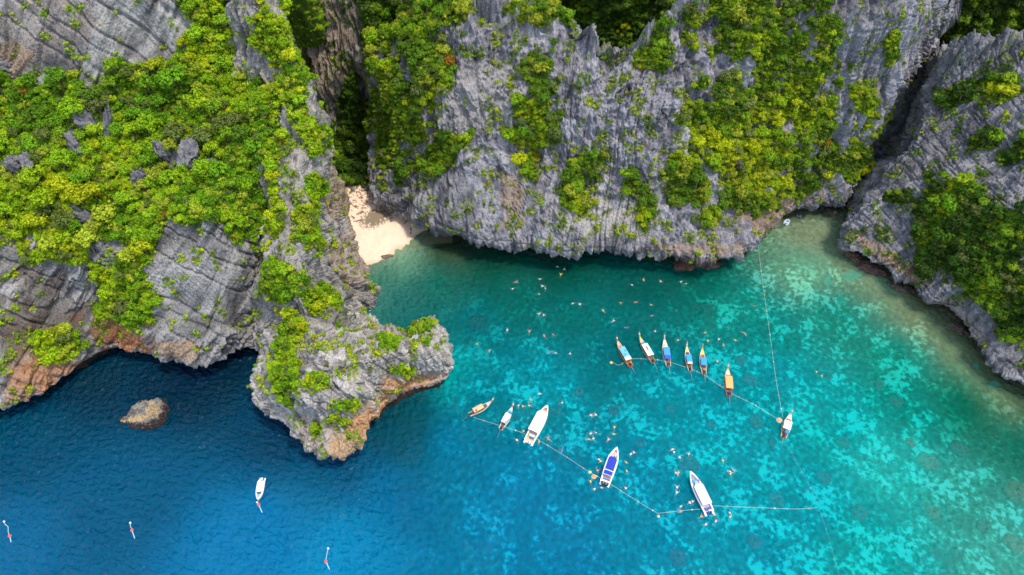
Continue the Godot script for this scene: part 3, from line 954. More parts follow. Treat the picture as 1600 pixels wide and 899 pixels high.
# ------------------------------------------------------------------ loose rocks and corals
func lump(sd: int, r: Vector3, rough: float, c: Color, c2: Color, nu := 30, nv := 16) -> ArrayMesh:
	var n := noise(FastNoiseLite.TYPE_SIMPLEX, 0.9 / maxf(r.x, r.z), 3, sd)
	var nr := noise(FastNoiseLite.TYPE_SIMPLEX, 1.7 / maxf(r.x, r.z), 3, sd + 1, FastNoiseLite.FRACTAL_RIDGED)
	var v := PackedVector3Array()
	var col := PackedColorArray()
	for j in nv:
		var a := lerpf(-1.2, PI * 0.5, float(j) / (nv - 1))
		for i in nu:
			var b := -TAU * float(i % (nu - 1)) / (nu - 1)
			var d := Vector3(cos(a) * cos(b), sin(a), cos(a) * sin(b))
			var p := d * r
			var k := 1.0 + n.get_noise_3dv(p) * rough + (nr.get_noise_3dv(p) - 0.3) * rough * 0.6
			v.append(p * k)
			var q := c.lerp(c2, clampf(0.5 + n.get_noise_3dv(p * 1.7) * 1.5, 0.0, 1.0))
			q.a = 1.0
			col.append(q)
	return grid_mesh(v, nu, nv, col)

func rocks() -> void:
	var grey := Color(0.36, 0.34, 0.33)
	var dark := Color(0.10, 0.075, 0.06)
	for b in [
		[1322, 384, 2.6, 2.6, 2.4, grey, Color(0.5, 0.46, 0.42), "pale grey boulder standing in the shallows at the foot of the right cliff"],
		[1075, 413, 5.2, 1.3, 2.2, dark, Color(0.2, 0.11, 0.08), "wide brown reef rock awash under the middle cliff"],
		[1108, 414, 3.8, 1.2, 1.8, dark, Color(0.22, 0.13, 0.09), "smaller brown reef rock under the right end of the middle cliff"],
		[1335, 402, 2.8, 0.9, 2.0, dark, Color(0.25, 0.14, 0.11), "reddish brown slab awash beside the pale grey boulder"],
		[1362, 420, 4.2, 0.8, 2.0, dark, Color(0.22, 0.13, 0.11), "long reddish brown ledge at the waterline of the right shore"],
		[1408, 448, 3.6, 0.8, 1.8, dark, Color(0.2, 0.14, 0.12), "dark weedy ledge between two turquoise hollows on the right shore"],
		[1497, 514, 3.4, 0.8, 1.7, dark, Color(0.17, 0.13, 0.11), "dark ledge below the wooded part of the right cliff"],
		[1300, 331, 2.6, 1.1, 1.6, dark, Color(0.16, 0.15, 0.13), "dark rock in the mouth of the cave at the head of the cove"],
		[604, 401, 2.0, 0.4, 0.8, Color(0.25, 0.17, 0.13), Color(0.32, 0.22, 0.17), "flat brown stone lying on the wet sand at the edge of the beach"]]:
		var o := obj("boulder", lump(int(b[0]), Vector3(b[2], b[3], b[4]), 0.45, b[5], b[6], 44, 22), M.rock)
		o.position = sight(b[0], b[1], 0.1)
		o.rotation.y = -0.5 if b[0] > 1330 and b[0] < 1520 else 0.15
		tag(o, b[7], "rock")
	for b in [[122, 232, 12, 15], [140, 196, 17, 16], [168, 207, 8, 20], [31, 262, 17, 12], [55, 268, 11, 13], [300, 252, 20, 15], [268, 246, 11, 14], [336, 262, 9, 8], [224, 286, 12, 15], [138, 348, 11, 16], [10, 108, 9, 7]]:
		# blades of rock that stand out of the wood on the headland
		var near_p: Vector3 = ground_at(b[0], b[1])
		var k := 0.15
		var o := obj("rock_outcrop", lump(int(b[0]) + 7, Vector3(b[2] * k * 1.1, b[3] * k * 1.9, b[2] * k * 0.8), 0.55, Color(0.3, 0.29, 0.31), Color(0.2, 0.2, 0.22), 36, 22), M.rock)
		o.position = near_p + Vector3(0, 0.8, 0)
		o.rotation = Vector3(-0.25, b[0] * 0.1, 0.3)
		var what: String = {122: "small dark rock blade in the green slope, left of a larger pair", 140: "slanting dark rock blade high in the wooded slope of the headland", 168: "thin upright rock blade right of the slanting one on the headland",
			31: "broad grey outcrop near the left edge of the headland wood", 55: "narrow grey outcrop touching a broader one near the left edge", 300: "largest pale grey outcrop in the middle of the headland wood",
			268: "pointed outcrop left of the largest pale one in the wood", 336: "little outcrop right of the largest pale one in the wood", 224: "leaning dark outcrop beside the orange tree on the headland", 138: "upright dark outcrop low on the wooded slope above the grey panels",
			10: "grey rock knob under the slabs at the upper left edge"}[int(b[0])]
		tag(o, what, "rock")
	# the splash of a swimmer and a little wash by the cave
	var k0 := 0
	for f in [[1145, 736, 1.3, "kicking swimmer right of the lowest speedboat"], [1250, 338, 0.9, "dinghy by the cave"]]:
		var st := SurfaceTool.new()
		st.begin(Mesh.PRIMITIVE_TRIANGLES)
		rng.seed = 900 + k0
		for i in 18:
			var a := rng.randf() * TAU
			var q := Vector3(cos(a) * rng.randf() * f[2] * 1.2, rng.randf() * 0.12, sin(a) * rng.randf() * f[2])
			tube(st, q, q + Vector3(rng.randf_range(-0.25, 0.25), 0.08, rng.randf_range(-0.2, 0.2)), rng.randf_range(0.04, 0.11), 0.05, 5)
		var o := obj("foam", st.commit(), paint(Color(0.8, 0.82, 0.82), 0.9))
		o.position = sight(f[0], f[1], 0.1)
		tag(o, "small patch of white foam by the %s" % f[3], "", "", "stuff")
		k0 += 1
	# coral heads on the bottom, seen through the water
	var spots := [[1453, 721, 2.8, 1], [1589, 766, 3.0, 1], [1589, 849, 2.6, 1], [1158, 561, 1.8, 0], [1173, 592, 2.2, 0], [1112, 661, 1.5, 0], [1183, 658, 2.2, 0], [1047, 638, 1.5, 0], [1209, 689, 1.3, 0], [1081, 722, 2.4, 0], [1068, 727, 1.4, 0],
		[1216, 779, 1.9, 0], [1375, 600, 1.5, 0], [1297, 586, 1.2, 0], [1320, 690, 1.8, 0], [1402, 625, 2.0, 0], [1290, 745, 2.0, 0], [1345, 800, 2.3, 0], [1460, 800, 2.0, 1], [1425, 690, 1.4, 1], [640, 700, 5.0, 2], [745, 502, 3.0, 2], [870, 640, 2.0, 2], [905, 612, 1.8, 0],
		[1105, 480, 2.4, 2], [1087, 477, 1.8, 2], [1500, 700, 2.4, 0], [1540, 820, 1.9, 0], [1060, 870, 2.2, 0], [1180, 845, 2.0, 0], [1000, 690, 1.6, 0], [960, 640, 1.7, 0]]
	var tones := [[Color(0.05, 0.075, 0.10), Color(0.11, 0.13, 0.15), "dark bluish coral head"], [Color(0.24, 0.20, 0.12), Color(0.16, 0.17, 0.11), "tan domed coral head"], [Color(0.02, 0.05, 0.06), Color(0.05, 0.09, 0.09), "large blackish coral bank"]]
	var near_by := rank_words(spots.map(func(b): return [tones[b[3]][2], sight(b[0], b[1], 0.0)]), marks)
	for i in spots.size():
		var b: Array = spots[i]
		var p := sight(b[0], b[1], -3.0)
		var rr: float = b[2]
		var o := obj("coral_head", lump(300 + i, Vector3(rr, rr * 0.55, rr * 0.9), 0.3, tones[b[3]][0], tones[b[3]][1], 26, 12), M.rock)
		o.position = Vector3(p.x, -3.9 if b[0] > 700 else -6.0, p.z)
		o.rotation.y = i * 1.3
		tag(o, "%s %s under water" % [tones[b[3]][2], near_by[i]], "coral", "coral heads on the reef bottom")
	# washed-up sticks and stones on the beach
	var k2 := 0
	for b in [[556, 320, "rotting branch"], [566, 313, "dark stick"], [575, 310, "short log"], [552, 345, "brown stick"], [560, 350, "small broken branch"], [583, 308, "driftwood stub"], [600, 325, "thin stick"], [618, 322, "bent twig"], [637, 343, "dark stump"]]:
		var st := SurfaceTool.new()
		st.begin(Mesh.PRIMITIVE_TRIANGLES)
		var len_ := 0.9 + 0.5 * (k2 % 3)
		tube(st, Vector3(-len_, 0.05, 0), Vector3(len_ * 0.2, 0.22, 0.1), 0.16, 0.12, 7)
		tube(st, Vector3(len_ * 0.2, 0.22, 0.1), Vector3(len_, 0.12, 0.5), 0.12, 0.06, 7)
		tube(st, Vector3(0, 0.15, 0), Vector3(0.3, 0.5, -0.5), 0.07, 0.03, 6)
		var p := sight(b[0], b[1], 2.0)
		var o := obj("driftwood", st.commit(), M.bark)
		o.position = Vector3(p.x, sand_height(p.x, p.z) + 0.1, p.z)
		o.position.y = minf(o.position.y, 3.9)
		o.rotation.y = k2 * 0.9
		tag(o, "%s washed up on the pale sand, %s" % [b[2], ["uppermost under the trees", "second from the left under the trees", "third along the top of the beach", "by the left rocks", "low by the left rocks", "at the top centre of the sand", "above the grey stony patch", "right of the stony patch", "alone on the right part of the sand"][k2]], "driftwood", "driftwood on the beach")
		k2 += 1

var woods_pts := []
func ground_at(px: float, py: float) -> Vector3:           # the grown surface nearest to a sighted point
	var best := 1e9
	var at := Vector3.ZERO
	for p in woods_pts:
		var d: float = p[0].distance_squared_to(Vector2(px, py))
		if d < best:
			best = d
			at = p[1]
	return at

# ------------------------------------------------------------------ boats
var marks := []                 # [name, place] of everything that a label may refer to

var ranks := {}
const ORDER := ["nearest", "second nearest", "third nearest", "fourth nearest", "fifth nearest", "sixth nearest", "seventh nearest", "eighth nearest", "ninth nearest", "tenth nearest", "eleventh nearest", "twelfth nearest", "thirteenth nearest", "fourteenth nearest", "fifteenth nearest", "sixteenth nearest", "seventeenth nearest", "eighteenth nearest", "nineteenth nearest", "twentieth nearest", "twenty-first nearest", "twenty-second nearest", "twenty-third nearest", "twenty-fourth nearest", "twenty-fifth nearest"]
func rank_words(things: Array, list: Array) -> Array:        # things: [look, place]; how each one is told from its like
	var rank := {}
	var got := []
	for t in things:
		var n := nearest_to(t[1], list)
		var key: String = t[0] + n[0]
		if not rank.has(key): rank[key] = []
		rank[key].append(n[1])
		got.append([key, n[1], n[0]])
	for k in rank: rank[k].sort()
	return got.map(func(g): return "%s to %s" % [ORDER[mini(rank[g[0]].find(g[1]), 24)], g[2]])

func nearest_to(p: Vector3, list: Array) -> Array:          # the landmark nearest to a place, and how far it is
	var best := 1e9
	var who := ""
	for m in list:
		var d: float = m[1].distance_to(p)
		if d < best:
			best = d; who = m[0]
	return [who, best]

func loft(rows: Array, close_ends := false) -> ArrayMesh:
	# rows: arrays of points, each row a section from port to starboard; faces out when rows run bow to stern
	var nu: int = rows[0].size()
	var st := SurfaceTool.new()
	st.begin(Mesh.PRIMITIVE_TRIANGLES)
	for j in rows.size() - 1:
		for i in nu - 1:
			var a: Vector3 = rows[j][i]; var b: Vector3 = rows[j][i + 1]
			var c: Vector3 = rows[j + 1][i]; var d: Vector3 = rows[j + 1][i + 1]
			for t in [[a, c, b], [b, c, d]]:
				var n: Vector3 = (t[2] - t[0]).cross(t[1] - t[0])
				if n.length() < 1e-7: continue
				n = n.normalized()
				for q in t:
					st.set_normal(n); st.add_vertex(q)
	if close_ends:
		for e in [0, rows.size() - 1]:
			var ctr := Vector3.ZERO
			for q in rows[e]: ctr += q
			ctr /= nu
			for i in nu - 1:
				var t := [rows[e][i], rows[e][i + 1], ctr]
				if e == 0: t = [rows[e][i + 1], rows[e][i], ctr]
				var n: Vector3 = (t[2] - t[0]).cross(t[1] - t[0])
				if n.length() < 1e-7: continue
				for q in t:
					st.set_normal(n.normalized()); st.add_vertex(q)
	return st.commit()

func box(st: SurfaceTool, c: Vector3, s: Vector3, bev := 0.04) -> void:
	# a box with its top edges bevelled
	var h := s * 0.5
	bev = minf(bev, minf(h.x, minf(h.y, h.z)) * 0.6)
	var lo := [Vector3(-h.x, -h.y, -h.z), Vector3(h.x, -h.y, -h.z), Vector3(h.x, -h.y, h.z), Vector3(-h.x, -h.y, h.z)]
	var mid := []
	var top := []
	for p in lo:
		mid.append(Vector3(p.x, h.y - bev, p.z))
		top.append(Vector3(p.x - signf(p.x) * bev, h.y, p.z - signf(p.z) * bev))
	var quads := [[top[0], top[1], top[2], top[3]], [lo[3], lo[2], lo[1], lo[0]]]
	for i in 4:
		var j := (i + 1) % 4
		quads.append([lo[i], lo[j], mid[j], mid[i]])
		quads.append([mid[i], mid[j], top[j], top[i]])
	for q in quads:
		var n: Vector3 = (q[2] - q[0]).cross(q[1] - q[0]).normalized()
		if n.dot((q[0] + q[2]) * 0.5) < 0:
			q = [q[3], q[2], q[1], q[0]]
			n = -n
		for k in [0, 1, 2, 0, 2, 3]:
			st.set_normal(n); st.add_vertex(c + q[k])

func boxes(list: Array) -> ArrayMesh:
	var st := SurfaceTool.new()
	st.begin(Mesh.PRIMITIVE_TRIANGLES)
	for b in list: box(st, b[0], b[1], b[2] if b.size() > 2 else 0.04)
	return st.commit()

func rod(points: Array, ra: float, rb := -1.0, sides := 7) -> ArrayMesh:
	var st := SurfaceTool.new()
	st.begin(Mesh.PRIMITIVE_TRIANGLES)
	var n := points.size() - 1
	for i in n:
		tube(st, points[i], points[i + 1], lerpf(ra, rb if rb >= 0 else ra, float(i) / n), lerpf(ra, rb if rb >= 0 else ra, float(i + 1) / n), sides)
	return st.commit()

func at_boat(called: String, bow: Vector2, stern: Vector2, len_: float) -> Node3D:
	var a := sight(bow.x, bow.y, 0.9)
	var b := sight(stern.x, stern.y, 0.4)
	var d := (a - b)
	d.y = 0
	var o := base(called, Vector3((a.x + b.x) / 2, 0.08, (a.z + b.z) / 2), atan2(-d.z, d.x))
	return o

func hull_rows(L: float, W: float, stern_w: float, full: float, sheer: Callable, n := 22) -> Array:
	var outer := []
	var inner := []
	for j in n + 1:
		var t := float(j) / n
		var x := -L / 2 + L * t
		var w := W / 2 * (lerpf(stern_w, 1.0, smoothstep(0.0, 0.45, t)) if t < 0.45 else pow(maxf(0.0, 1.0 - pow((t - 0.45) / 0.55, full)), 0.9))
		w = maxf(w, 0.03)
		var s: float = sheer.call(t)
		var keel := lerpf(-0.45, s - 0.25, pow(clampf((t - 0.72) / 0.28, 0.0, 1.0), 2.4))
		outer.append([Vector3(x, s, -w), Vector3(x, lerpf(keel, s, 0.5), -w * 0.92), Vector3(x, lerpf(keel, s, 0.18), -w * 0.62), Vector3(x, keel, 0),
			Vector3(x, lerpf(keel, s, 0.18), w * 0.62), Vector3(x, lerpf(keel, s, 0.5), w * 0.92), Vector3(x, s, w)])
		inner.append([x, w, s])
	return [outer, inner]

func long_tail(spec: Dictionary) -> void:
	var L: float = spec.get("L", 9.6)
	var W: float = spec.get("W", 2.3)
	var o := at_boat("longtail_boat", spec.bow, spec.stern, L)
	o.scale = Vector3.ONE * 0.93
	tag(o, spec.label, "boat", "longtail boats moored in the bay")
	marks.append([spec.mark, o.position])
	var sheer := func(t: float) -> float: return 0.62 + 0.12 * pow(1.0 - t, 2.0) + 1.15 * pow(maxf(0.0, (t - 0.5) / 0.5), 2.3)
	var hr := hull_rows(L, W, 0.6, 1.7, sheer)
	var hull := obj("hull", loft(hr[0], true), paint(spec.hull, 0.45), o)
	hull.set_meta("label", "painted wooden hull")
	# gunwale: a raised rail all round, and the planked floor inside
	var rail := []
	var floor_ := []
	for q in hr[1]:
		var x: float = q[0]; var w: float = q[1]; var s: float = q[2]
		rail.append([Vector3(x, s - 0.06, -w - 0.05), Vector3(x, s + 0.05, -w - 0.05), Vector3(x, s + 0.05, -w + 0.10), Vector3(x, s - 0.5, -w + 0.11)])
		floor_.append([Vector3(x, s - 0.38, -maxf(w - 0.1, 0.01)), Vector3(x, s - 0.40, 0), Vector3(x, s - 0.38, maxf(w - 0.1, 0.01))])
	obj("rail", loft(rail), paint(spec.rail, 0.45), o)
	var rail2 := []
	for row in rail:
		var m := []
		for p in row: m.push_front(Vector3(p.x, p.y, -p.z))
		rail2.append(m)
	obj("rail", loft(rail2), paint(spec.rail, 0.45), o)
	obj("floor", loft(floor_), paint(Color(0.20, 0.115, 0.06), 0.7), o)
	var fore := []
	for q in hr[1]:
		if q[0] > L * 0.24: fore.append([Vector3(q[0], q[2] - 0.04, -maxf(q[1] - 0.08, 0.01)), Vector3(q[0], q[2] + 0.03, 0), Vector3(q[0], q[2] - 0.04, maxf(q[1] - 0.08, 0.01))])
	obj("foredeck", loft(fore), paint(spec.fore, 0.55), o)
	var bs: float = sheer.call(1.0)
	obj("bow_post", rod([Vector3(L / 2 - 0.5, bs - 0.45, 0), Vector3(L / 2 + 0.1, bs + 0.05, 0), Vector3(L / 2 + 0.55, bs + 0.75, 0), Vector3(L / 2 + 0.8, bs + 1.3, 0)], 0.2, 0.1), paint(spec.get("post", spec.fore), 0.5), o)
	for k in 3:
		obj("ribbon", rod([Vector3(L / 2 + 0.12 + 0.13 * k, bs + 0.1 + 0.19 * k, 0), Vector3(L / 2 + 0.24 + 0.13 * k, bs + 0.28 + 0.19 * k, 0)], 0.26, 0.24), paint(spec.get("ribbon", [Color(0.6, 0.05, 0.1), Color(0.75, 0.4, 0.03), Color(0.8, 0.75, 0.7)])[k], 0.7), o)
	# roof on posts
	for c in spec.roof:
		var x0: float = c[0] * L; var x1: float = c[1] * L
		var rows := []
		for j in 9:
			var x := lerpf(x0, x1, j / 8.0)
			var row := []
			for i in 9:
				var z := lerpf(-0.5, 0.5, i / 8.0) * W * float(c[3])
				row.append(Vector3(x, 2.0 - 0.22 * pow(z / W * 2.0, 2.0) + 0.015 * sin(j * 2.1), z))
			rows.append(row)
		var under := []
		for row in rows:
			var u := []
			for p in row: u.push_front(p - Vector3(0, 0.07, 0))
			under.append(u)
		for j in rows.size():
			rows[j] = rows[j] + under[j] + [rows[j][0]]
		var rf := obj("roof", loft(rows, true), paint(c[2], 0.75), o)
		if c.size() > 4: rf.set_meta("label", c[4])
		for x in [x0 + 0.15, x1 - 0.15]:
			for z in [-1, 1]:
				obj("roof_post", rod([Vector3(x, 0.4, z * W * 0.38), Vector3(x, 1.88, z * W * 0.38)], 0.045), paint(Color(0.3, 0.2, 0.12), 0.6), o)
	for b in spec.get("cargo", []):           # things that are fixed on the boat: mats, lockers, tanks
		obj(b[0], boxes([[Vector3(b[1] * L, b[2], b[3] * W), b[4], 0.06]]), paint(b[5], 0.6), o)
	for k in 3:
		obj("bench", boxes([[Vector3(L * (-0.16 + 0.13 * k), 0.52, 0), Vector3(0.35, 0.07, W * 0.8)]]), paint(Color(0.35, 0.2, 0.1), 0.6), o)
	var eng := obj("engine", boxes([[Vector3(-L * 0.45, 1.05, 0), Vector3(0.75, 0.5, 0.5), 0.1], [Vector3(-L * 0.45 + 0.1, 1.4, 0), Vector3(0.4, 0.25, 0.3), 0.08]]), paint(Color(0.05, 0.05, 0.055), 0.4, 0.4), o)
	obj("mount", rod([Vector3(-L * 0.45, 0.3, 0), Vector3(-L * 0.45, 0.9, 0)], 0.08), paint(Color(0.15, 0.15, 0.15), 0.5), eng)
	obj("tail_shaft", rod([Vector3(-L * 0.47, 1.0, 0), Vector3(-L * 0.5 - 1.0, 0.55, 0.1), Vector3(-L * 0.5 - 2.6, -0.15, 0.25)], 0.05), paint(Color(0.25, 0.25, 0.26), 0.35, 0.7), o)
	obj("tiller", rod([Vector3(-L * 0.42, 1.15, 0), Vector3(-L * 0.30, 1.25, 0.25)], 0.035), paint(Color(0.2, 0.2, 0.2), 0.5), o)

func speedboat(spec: Dictionary) -> void:
	var L: float = spec.L
	var W: float = spec.W
	var o := at_boat("speedboat", spec.bow, spec.stern, L)
	o.scale = Vector3.ONE * 0.95
	tag(o, spec.label, "boat", "speedboats on the bay")
	marks.append([spec.mark, o.position])
	var white := Color(0.82, 0.82, 0.82)
	var sheer := func(t: float) -> float: return 0.95 + 0.45 * pow(t, 2.0)
	var hr := hull_rows(L, W, 0.86, 2.3, sheer, 26)
	obj("hull", loft(hr[0], true), paint(white, 0.25), o)
	var side := []
	var deck := []
	var fore := []
	for q in hr[1]:
		var x: float = q[0]; var w: float = q[1]; var s: float = q[2]
		var wi := maxf(w - 0.28, 0.01)
		side.append([Vector3(x, s - 0.05, -w - 0.06), Vector3(x, s + 0.06, -w - 0.06), Vector3(x, s + 0.09, -wi), Vector3(x, 0.3, -wi + 0.02)])
		deck.append([Vector3(x, 0.42, -wi), Vector3(x, 0.40, 0), Vector3(x, 0.42, wi)])
		if x > L * 0.40: fore.append([Vector3(x, s + 0.06, -wi), Vector3(x, s + 0.12, 0), Vector3(x, s + 0.06, wi)])
	obj("gunwale", loft(side), paint(white, 0.3), o)
	var side2 := []
	for row in side:
		var m := []
		for p in row: m.push_front(Vector3(p.x, p.y, -p.z))
		side2.append(m)
	obj("gunwale", loft(side2), paint(white, 0.3), o)
	obj("deck", loft(deck), paint(spec.get("deck", Color(0.6, 0.58, 0.55)), 0.6), o)
	obj("bow_deck", loft(fore), paint(white, 0.35), o)
	# roof with a rounded front
	for c in spec.roof:
		var rows := []
		for j in 15:
			var t := j / 14.0
			var x := lerpf(c[0] * L, c[1] * L, t)
			var lim := 1.0
			if c[4] and t > 0.82: lim = sqrt(maxf(0.02, 1.0 - pow((t - 0.82) / 0.19, 2.0))) * 0.4 + 0.6 if t < 0.99 else 0.55
			var at_x := (x + L / 2) / L
			var wh: float = W * float(c[3]) * 0.5 * lim
			if at_x > 0.6: wh = minf(wh, W * 0.5 * pow(maxf(0.0, 1.0 - pow((at_x - 0.45) / 0.55, 2.3)), 0.9) + 0.15)
			var row := []
			for i in 11:
				var z := lerpf(-wh, wh, i / 10.0)
				row.append(Vector3(x, float(c[5]) - 0.16 * pow(z / (W * 0.5), 2.0), z))
			rows.append(row)
		for j in rows.size():
			var u := []
			for p in rows[j]: u.push_front(p - Vector3(0, 0.1, 0))
			rows[j] = rows[j] + u + [rows[j][0]]
		var rf := obj(c[6], loft(rows, true), paint(c[2], c[7] if c.size() > 7 else 0.35), o)
		if c.size() > 8: rf.set_meta("label", c[8])
	for x in spec.posts:
		for z in [-1, 1]:
			obj("roof_post", rod([Vector3(x * L, 0.5, z * W * 0.40), Vector3(x * L, float(spec.roof[0][5]) - 0.12, z * W * 0.38)], 0.05), paint(white, 0.3), o)
	var glass := paint(Color(0.05, 0.08, 0.10), 0.08)
	obj("windscreen", loft([[Vector3(spec.screen * L, 1.0, -W * 0.34), Vector3(spec.screen * L, 1.05, 0), Vector3(spec.screen * L, 1.0, W * 0.34)], [Vector3(spec.screen * L - 0.55, 1.75, -W * 0.31), Vector3(spec.screen * L - 0.55, 1.8, 0), Vector3(spec.screen * L - 0.55, 1.75, W * 0.31)]]), glass, o)
	for b in spec.cargo:
		obj(b[0], boxes([[Vector3(b[1] * L, b[2], b[3] * W), b[4], 0.08]]), paint(b[5], 0.6), o)
	for k in spec.get("motors", 2):
		var z: float = (k - (spec.get("motors", 2) - 1) * 0.5) * 0.75
		var mo := obj("outboard_motor", boxes([[Vector3(-L * 0.5 - 0.25, 0.95, z), Vector3(0.7, 0.6, 0.46), 0.14]]), paint(spec.get("cowl", Color(0.75, 0.75, 0.75)), 0.3), o)
		obj("motor_leg", boxes([[Vector3(-L * 0.5 - 0.25, 0.2, z), Vector3(0.3, 1.0, 0.16)]]), paint(Color(0.1, 0.1, 0.11), 0.4), mo)
	for z in [-1, 1]:
		obj("swim_platform", boxes([[Vector3(-L * 0.5 - 0.25, 0.45, z * W * 0.34), Vector3(0.9, 0.12, W * 0.18), 0.03]]), paint(white, 0.4), o)
	var rp := []
	for q in hr[1]:
		if q[0] > L * 0.22 and q[0] < L * 0.49: rp.append(Vector3(q[0], q[2] + 0.5, -maxf(q[1] - 0.15, 0.02)))
	for q in range(hr[1].size() - 1, -1, -1):
		var e: Array = hr[1][q]
		if e[0] > L * 0.22 and e[0] < L * 0.49: rp.append(Vector3(e[0], e[2] + 0.5, maxf(e[1] - 0.15, 0.02)))
	obj("bow_rail", rod(rp, 0.03), paint(Color(0.7, 0.7, 0.7), 0.2, 0.9), o)

func boats() -> void:
	var red := Color(0.55, 0.06, 0.03)
	var orange := Color(0.70, 0.22, 0.03)
	var blue := Color(0.02, 0.20, 0.62)
	var sky_ := Color(0.12, 0.42, 0.68)
	var white := Color(0.80, 0.79, 0.77)
	var wood := Color(0.42, 0.25, 0.12)
	var pale := Color(0.66, 0.52, 0.36)
	var yellow := Color(0.70, 0.42, 0.08)
	long_tail({"bow": Vector2(966, 537), "stern": Vector2(984, 570), "hull": red, "rail": orange, "fore": Color(0.72, 0.40, 0.24), "post": red, "roof": [[-0.18, 0.2, sky_, 0.86, "light blue roof"], [-0.32, -0.19, white, 0.84, "white rear roof"]],
		"cargo": [["locker", 0.02, 2.07, 0.16, Vector3(0.5, 0.12, 0.3), Color(0.05, 0.12, 0.2)], ["locker", -0.1, 2.07, -0.1, Vector3(0.5, 0.12, 0.3), Color(0.05, 0.12, 0.2)], ["mat", 0.33, 1.0, 0, Vector3(0.9, 0.12, 0.7), red], ["fuel_tank", -0.38, 0.75, 0.2, Vector3(0.6, 0.4, 0.6), orange]],
		"label": "orange and red longtail boat with light blue roof, leftmost of the upper row", "mark": "the red longtail boat"})
	long_tail({"bow": Vector2(1001, 531), "stern": Vector2(1019, 564), "hull": Color(0.10, 0.16, 0.3), "rail": wood, "fore": yellow, "roof": [[-0.3, 0.17, white, 0.84, "white roof"]],
		"cargo": [["tarpaulin", 0.23, 1.0, 0, Vector3(1.0, 0.5, 1.5), blue], ["hatch", -0.02, 2.06, 0, Vector3(1.5, 0.1, 0.45), Color(0.12, 0.12, 0.13)], ["crate", -0.24, 2.08, 0.2, Vector3(0.35, 0.15, 0.3), Color(0.1, 0.1, 0.12)]],
		"label": "longtail boat with white roof, dark roof hatch and yellow bow", "mark": "the hatch-roofed longtail boat"})
	long_tail({"bow": Vector2(1038, 533), "stern": Vector2(1044, 571), "hull": Color(0.12, 0.2, 0.4), "rail": pale, "fore": pale, "post": Color(0.3, 0.25, 0.22), "ribbon": [white, Color(0.2, 0.1, 0.1), white], "roof": [[-0.17, 0.14, Color(0.05, 0.27, 0.68), 0.84, "blue roof"], [-0.3, -0.175, Color(0.02, 0.10, 0.6), 0.8, "darker blue rear roof"]],
		"cargo": [["mat", 0.22, 0.8, 0, Vector3(1.2, 0.1, 1.3), Color(0.75, 0.7, 0.62)], ["bag", 0.27, 1.0, -0.14, Vector3(0.35, 0.2, 0.35), red]],
		"label": "pale longtail boat with two-tone blue roof, third of the upper row", "mark": "the two-tone blue-roofed longtail boat"})
	long_tail({"bow": Vector2(1073, 545), "stern": Vector2(1078, 578), "L": 8.4, "W": 1.9, "hull": Color(0.3, 0.2, 0.15), "rail": pale, "fore": yellow, "ribbon": [Color(0.6, 0.4, 0.6), white, Color(0.4, 0.2, 0.5)], "roof": [[-0.2, 0.1, Color(0.03, 0.30, 0.72), 0.88, "blue roof"], [-0.3, -0.205, Color(0.75, 0.45, 0.45), 0.8, "pink rear roof"]],
		"cargo": [["net", 0.2, 0.7, 0.1, Vector3(1.3, 0.2, 0.5), Color(0.12, 0.06, 0.06)], ["fuel_tank", -0.36, 0.8, 0, Vector3(0.5, 0.4, 0.7), Color(0.3, 0.06, 0.05)]],
		"label": "small longtail boat with blue roof and pink rear cover", "mark": "the pink-covered longtail boat"})
	long_tail({"bow": Vector2(1097, 549), "stern": Vector2(1100, 583), "L": 8.7, "W": 2.1, "hull": Color(0.3, 0.2, 0.14), "rail": pale, "fore": yellow, "ribbon": [Color(0.35, 0.2, 0.2), Color(0.3, 0.15, 0.2), Color(0.3, 0.2, 0.25)], "roof": [[-0.22, 0.09, Color(0.03, 0.28, 0.70), 0.9, "blue roof"]],
		"cargo": [["net", 0.18, 0.7, 0.0, Vector3(1.8, 0.25, 1.3), Color(0.20, 0.07, 0.03)], ["plank", 0.2, 0.9, -0.1, Vector3(1.4, 0.08, 0.25), wood], ["crate", -0.33, 0.85, 0.1, Vector3(0.7, 0.5, 0.8), wood]],
		"label": "longtail boat with blue roof and brown open bow, rightmost of the upper row", "mark": "the brown-bowed longtail boat"})
	long_tail({"bow": Vector2(1137, 580), "stern": Vector2(1139, 616), "L": 9.2, "W": 2.5, "hull": Color(0.4, 0.08, 0.06), "rail": Color(0.5, 0.2, 0.12), "fore": pale, "post": wood, "roof": [[-0.3, 0.17, Color(0.72, 0.36, 0.13), 0.86, "orange roof"]],
		"cargo": [["net", 0.24, 0.8, 0.1, Vector3(0.9, 0.2, 1.3), Color(0.15, 0.1, 0.09)], ["bag", 0.2, 1.0, -0.3, Vector3(0.5, 0.3, 0.4), white], ["tarpaulin", -0.4, 0.95, 0.0, Vector3(0.8, 0.4, 0.9), Color(0.02, 0.04, 0.28)], ["bag", -0.36, 1.1, -0.25, Vector3(0.5, 0.3, 0.5), red]],
		"label": "wooden longtail boat with orange roof, alone right of the upper row", "mark": "the orange-roofed longtail boat"})
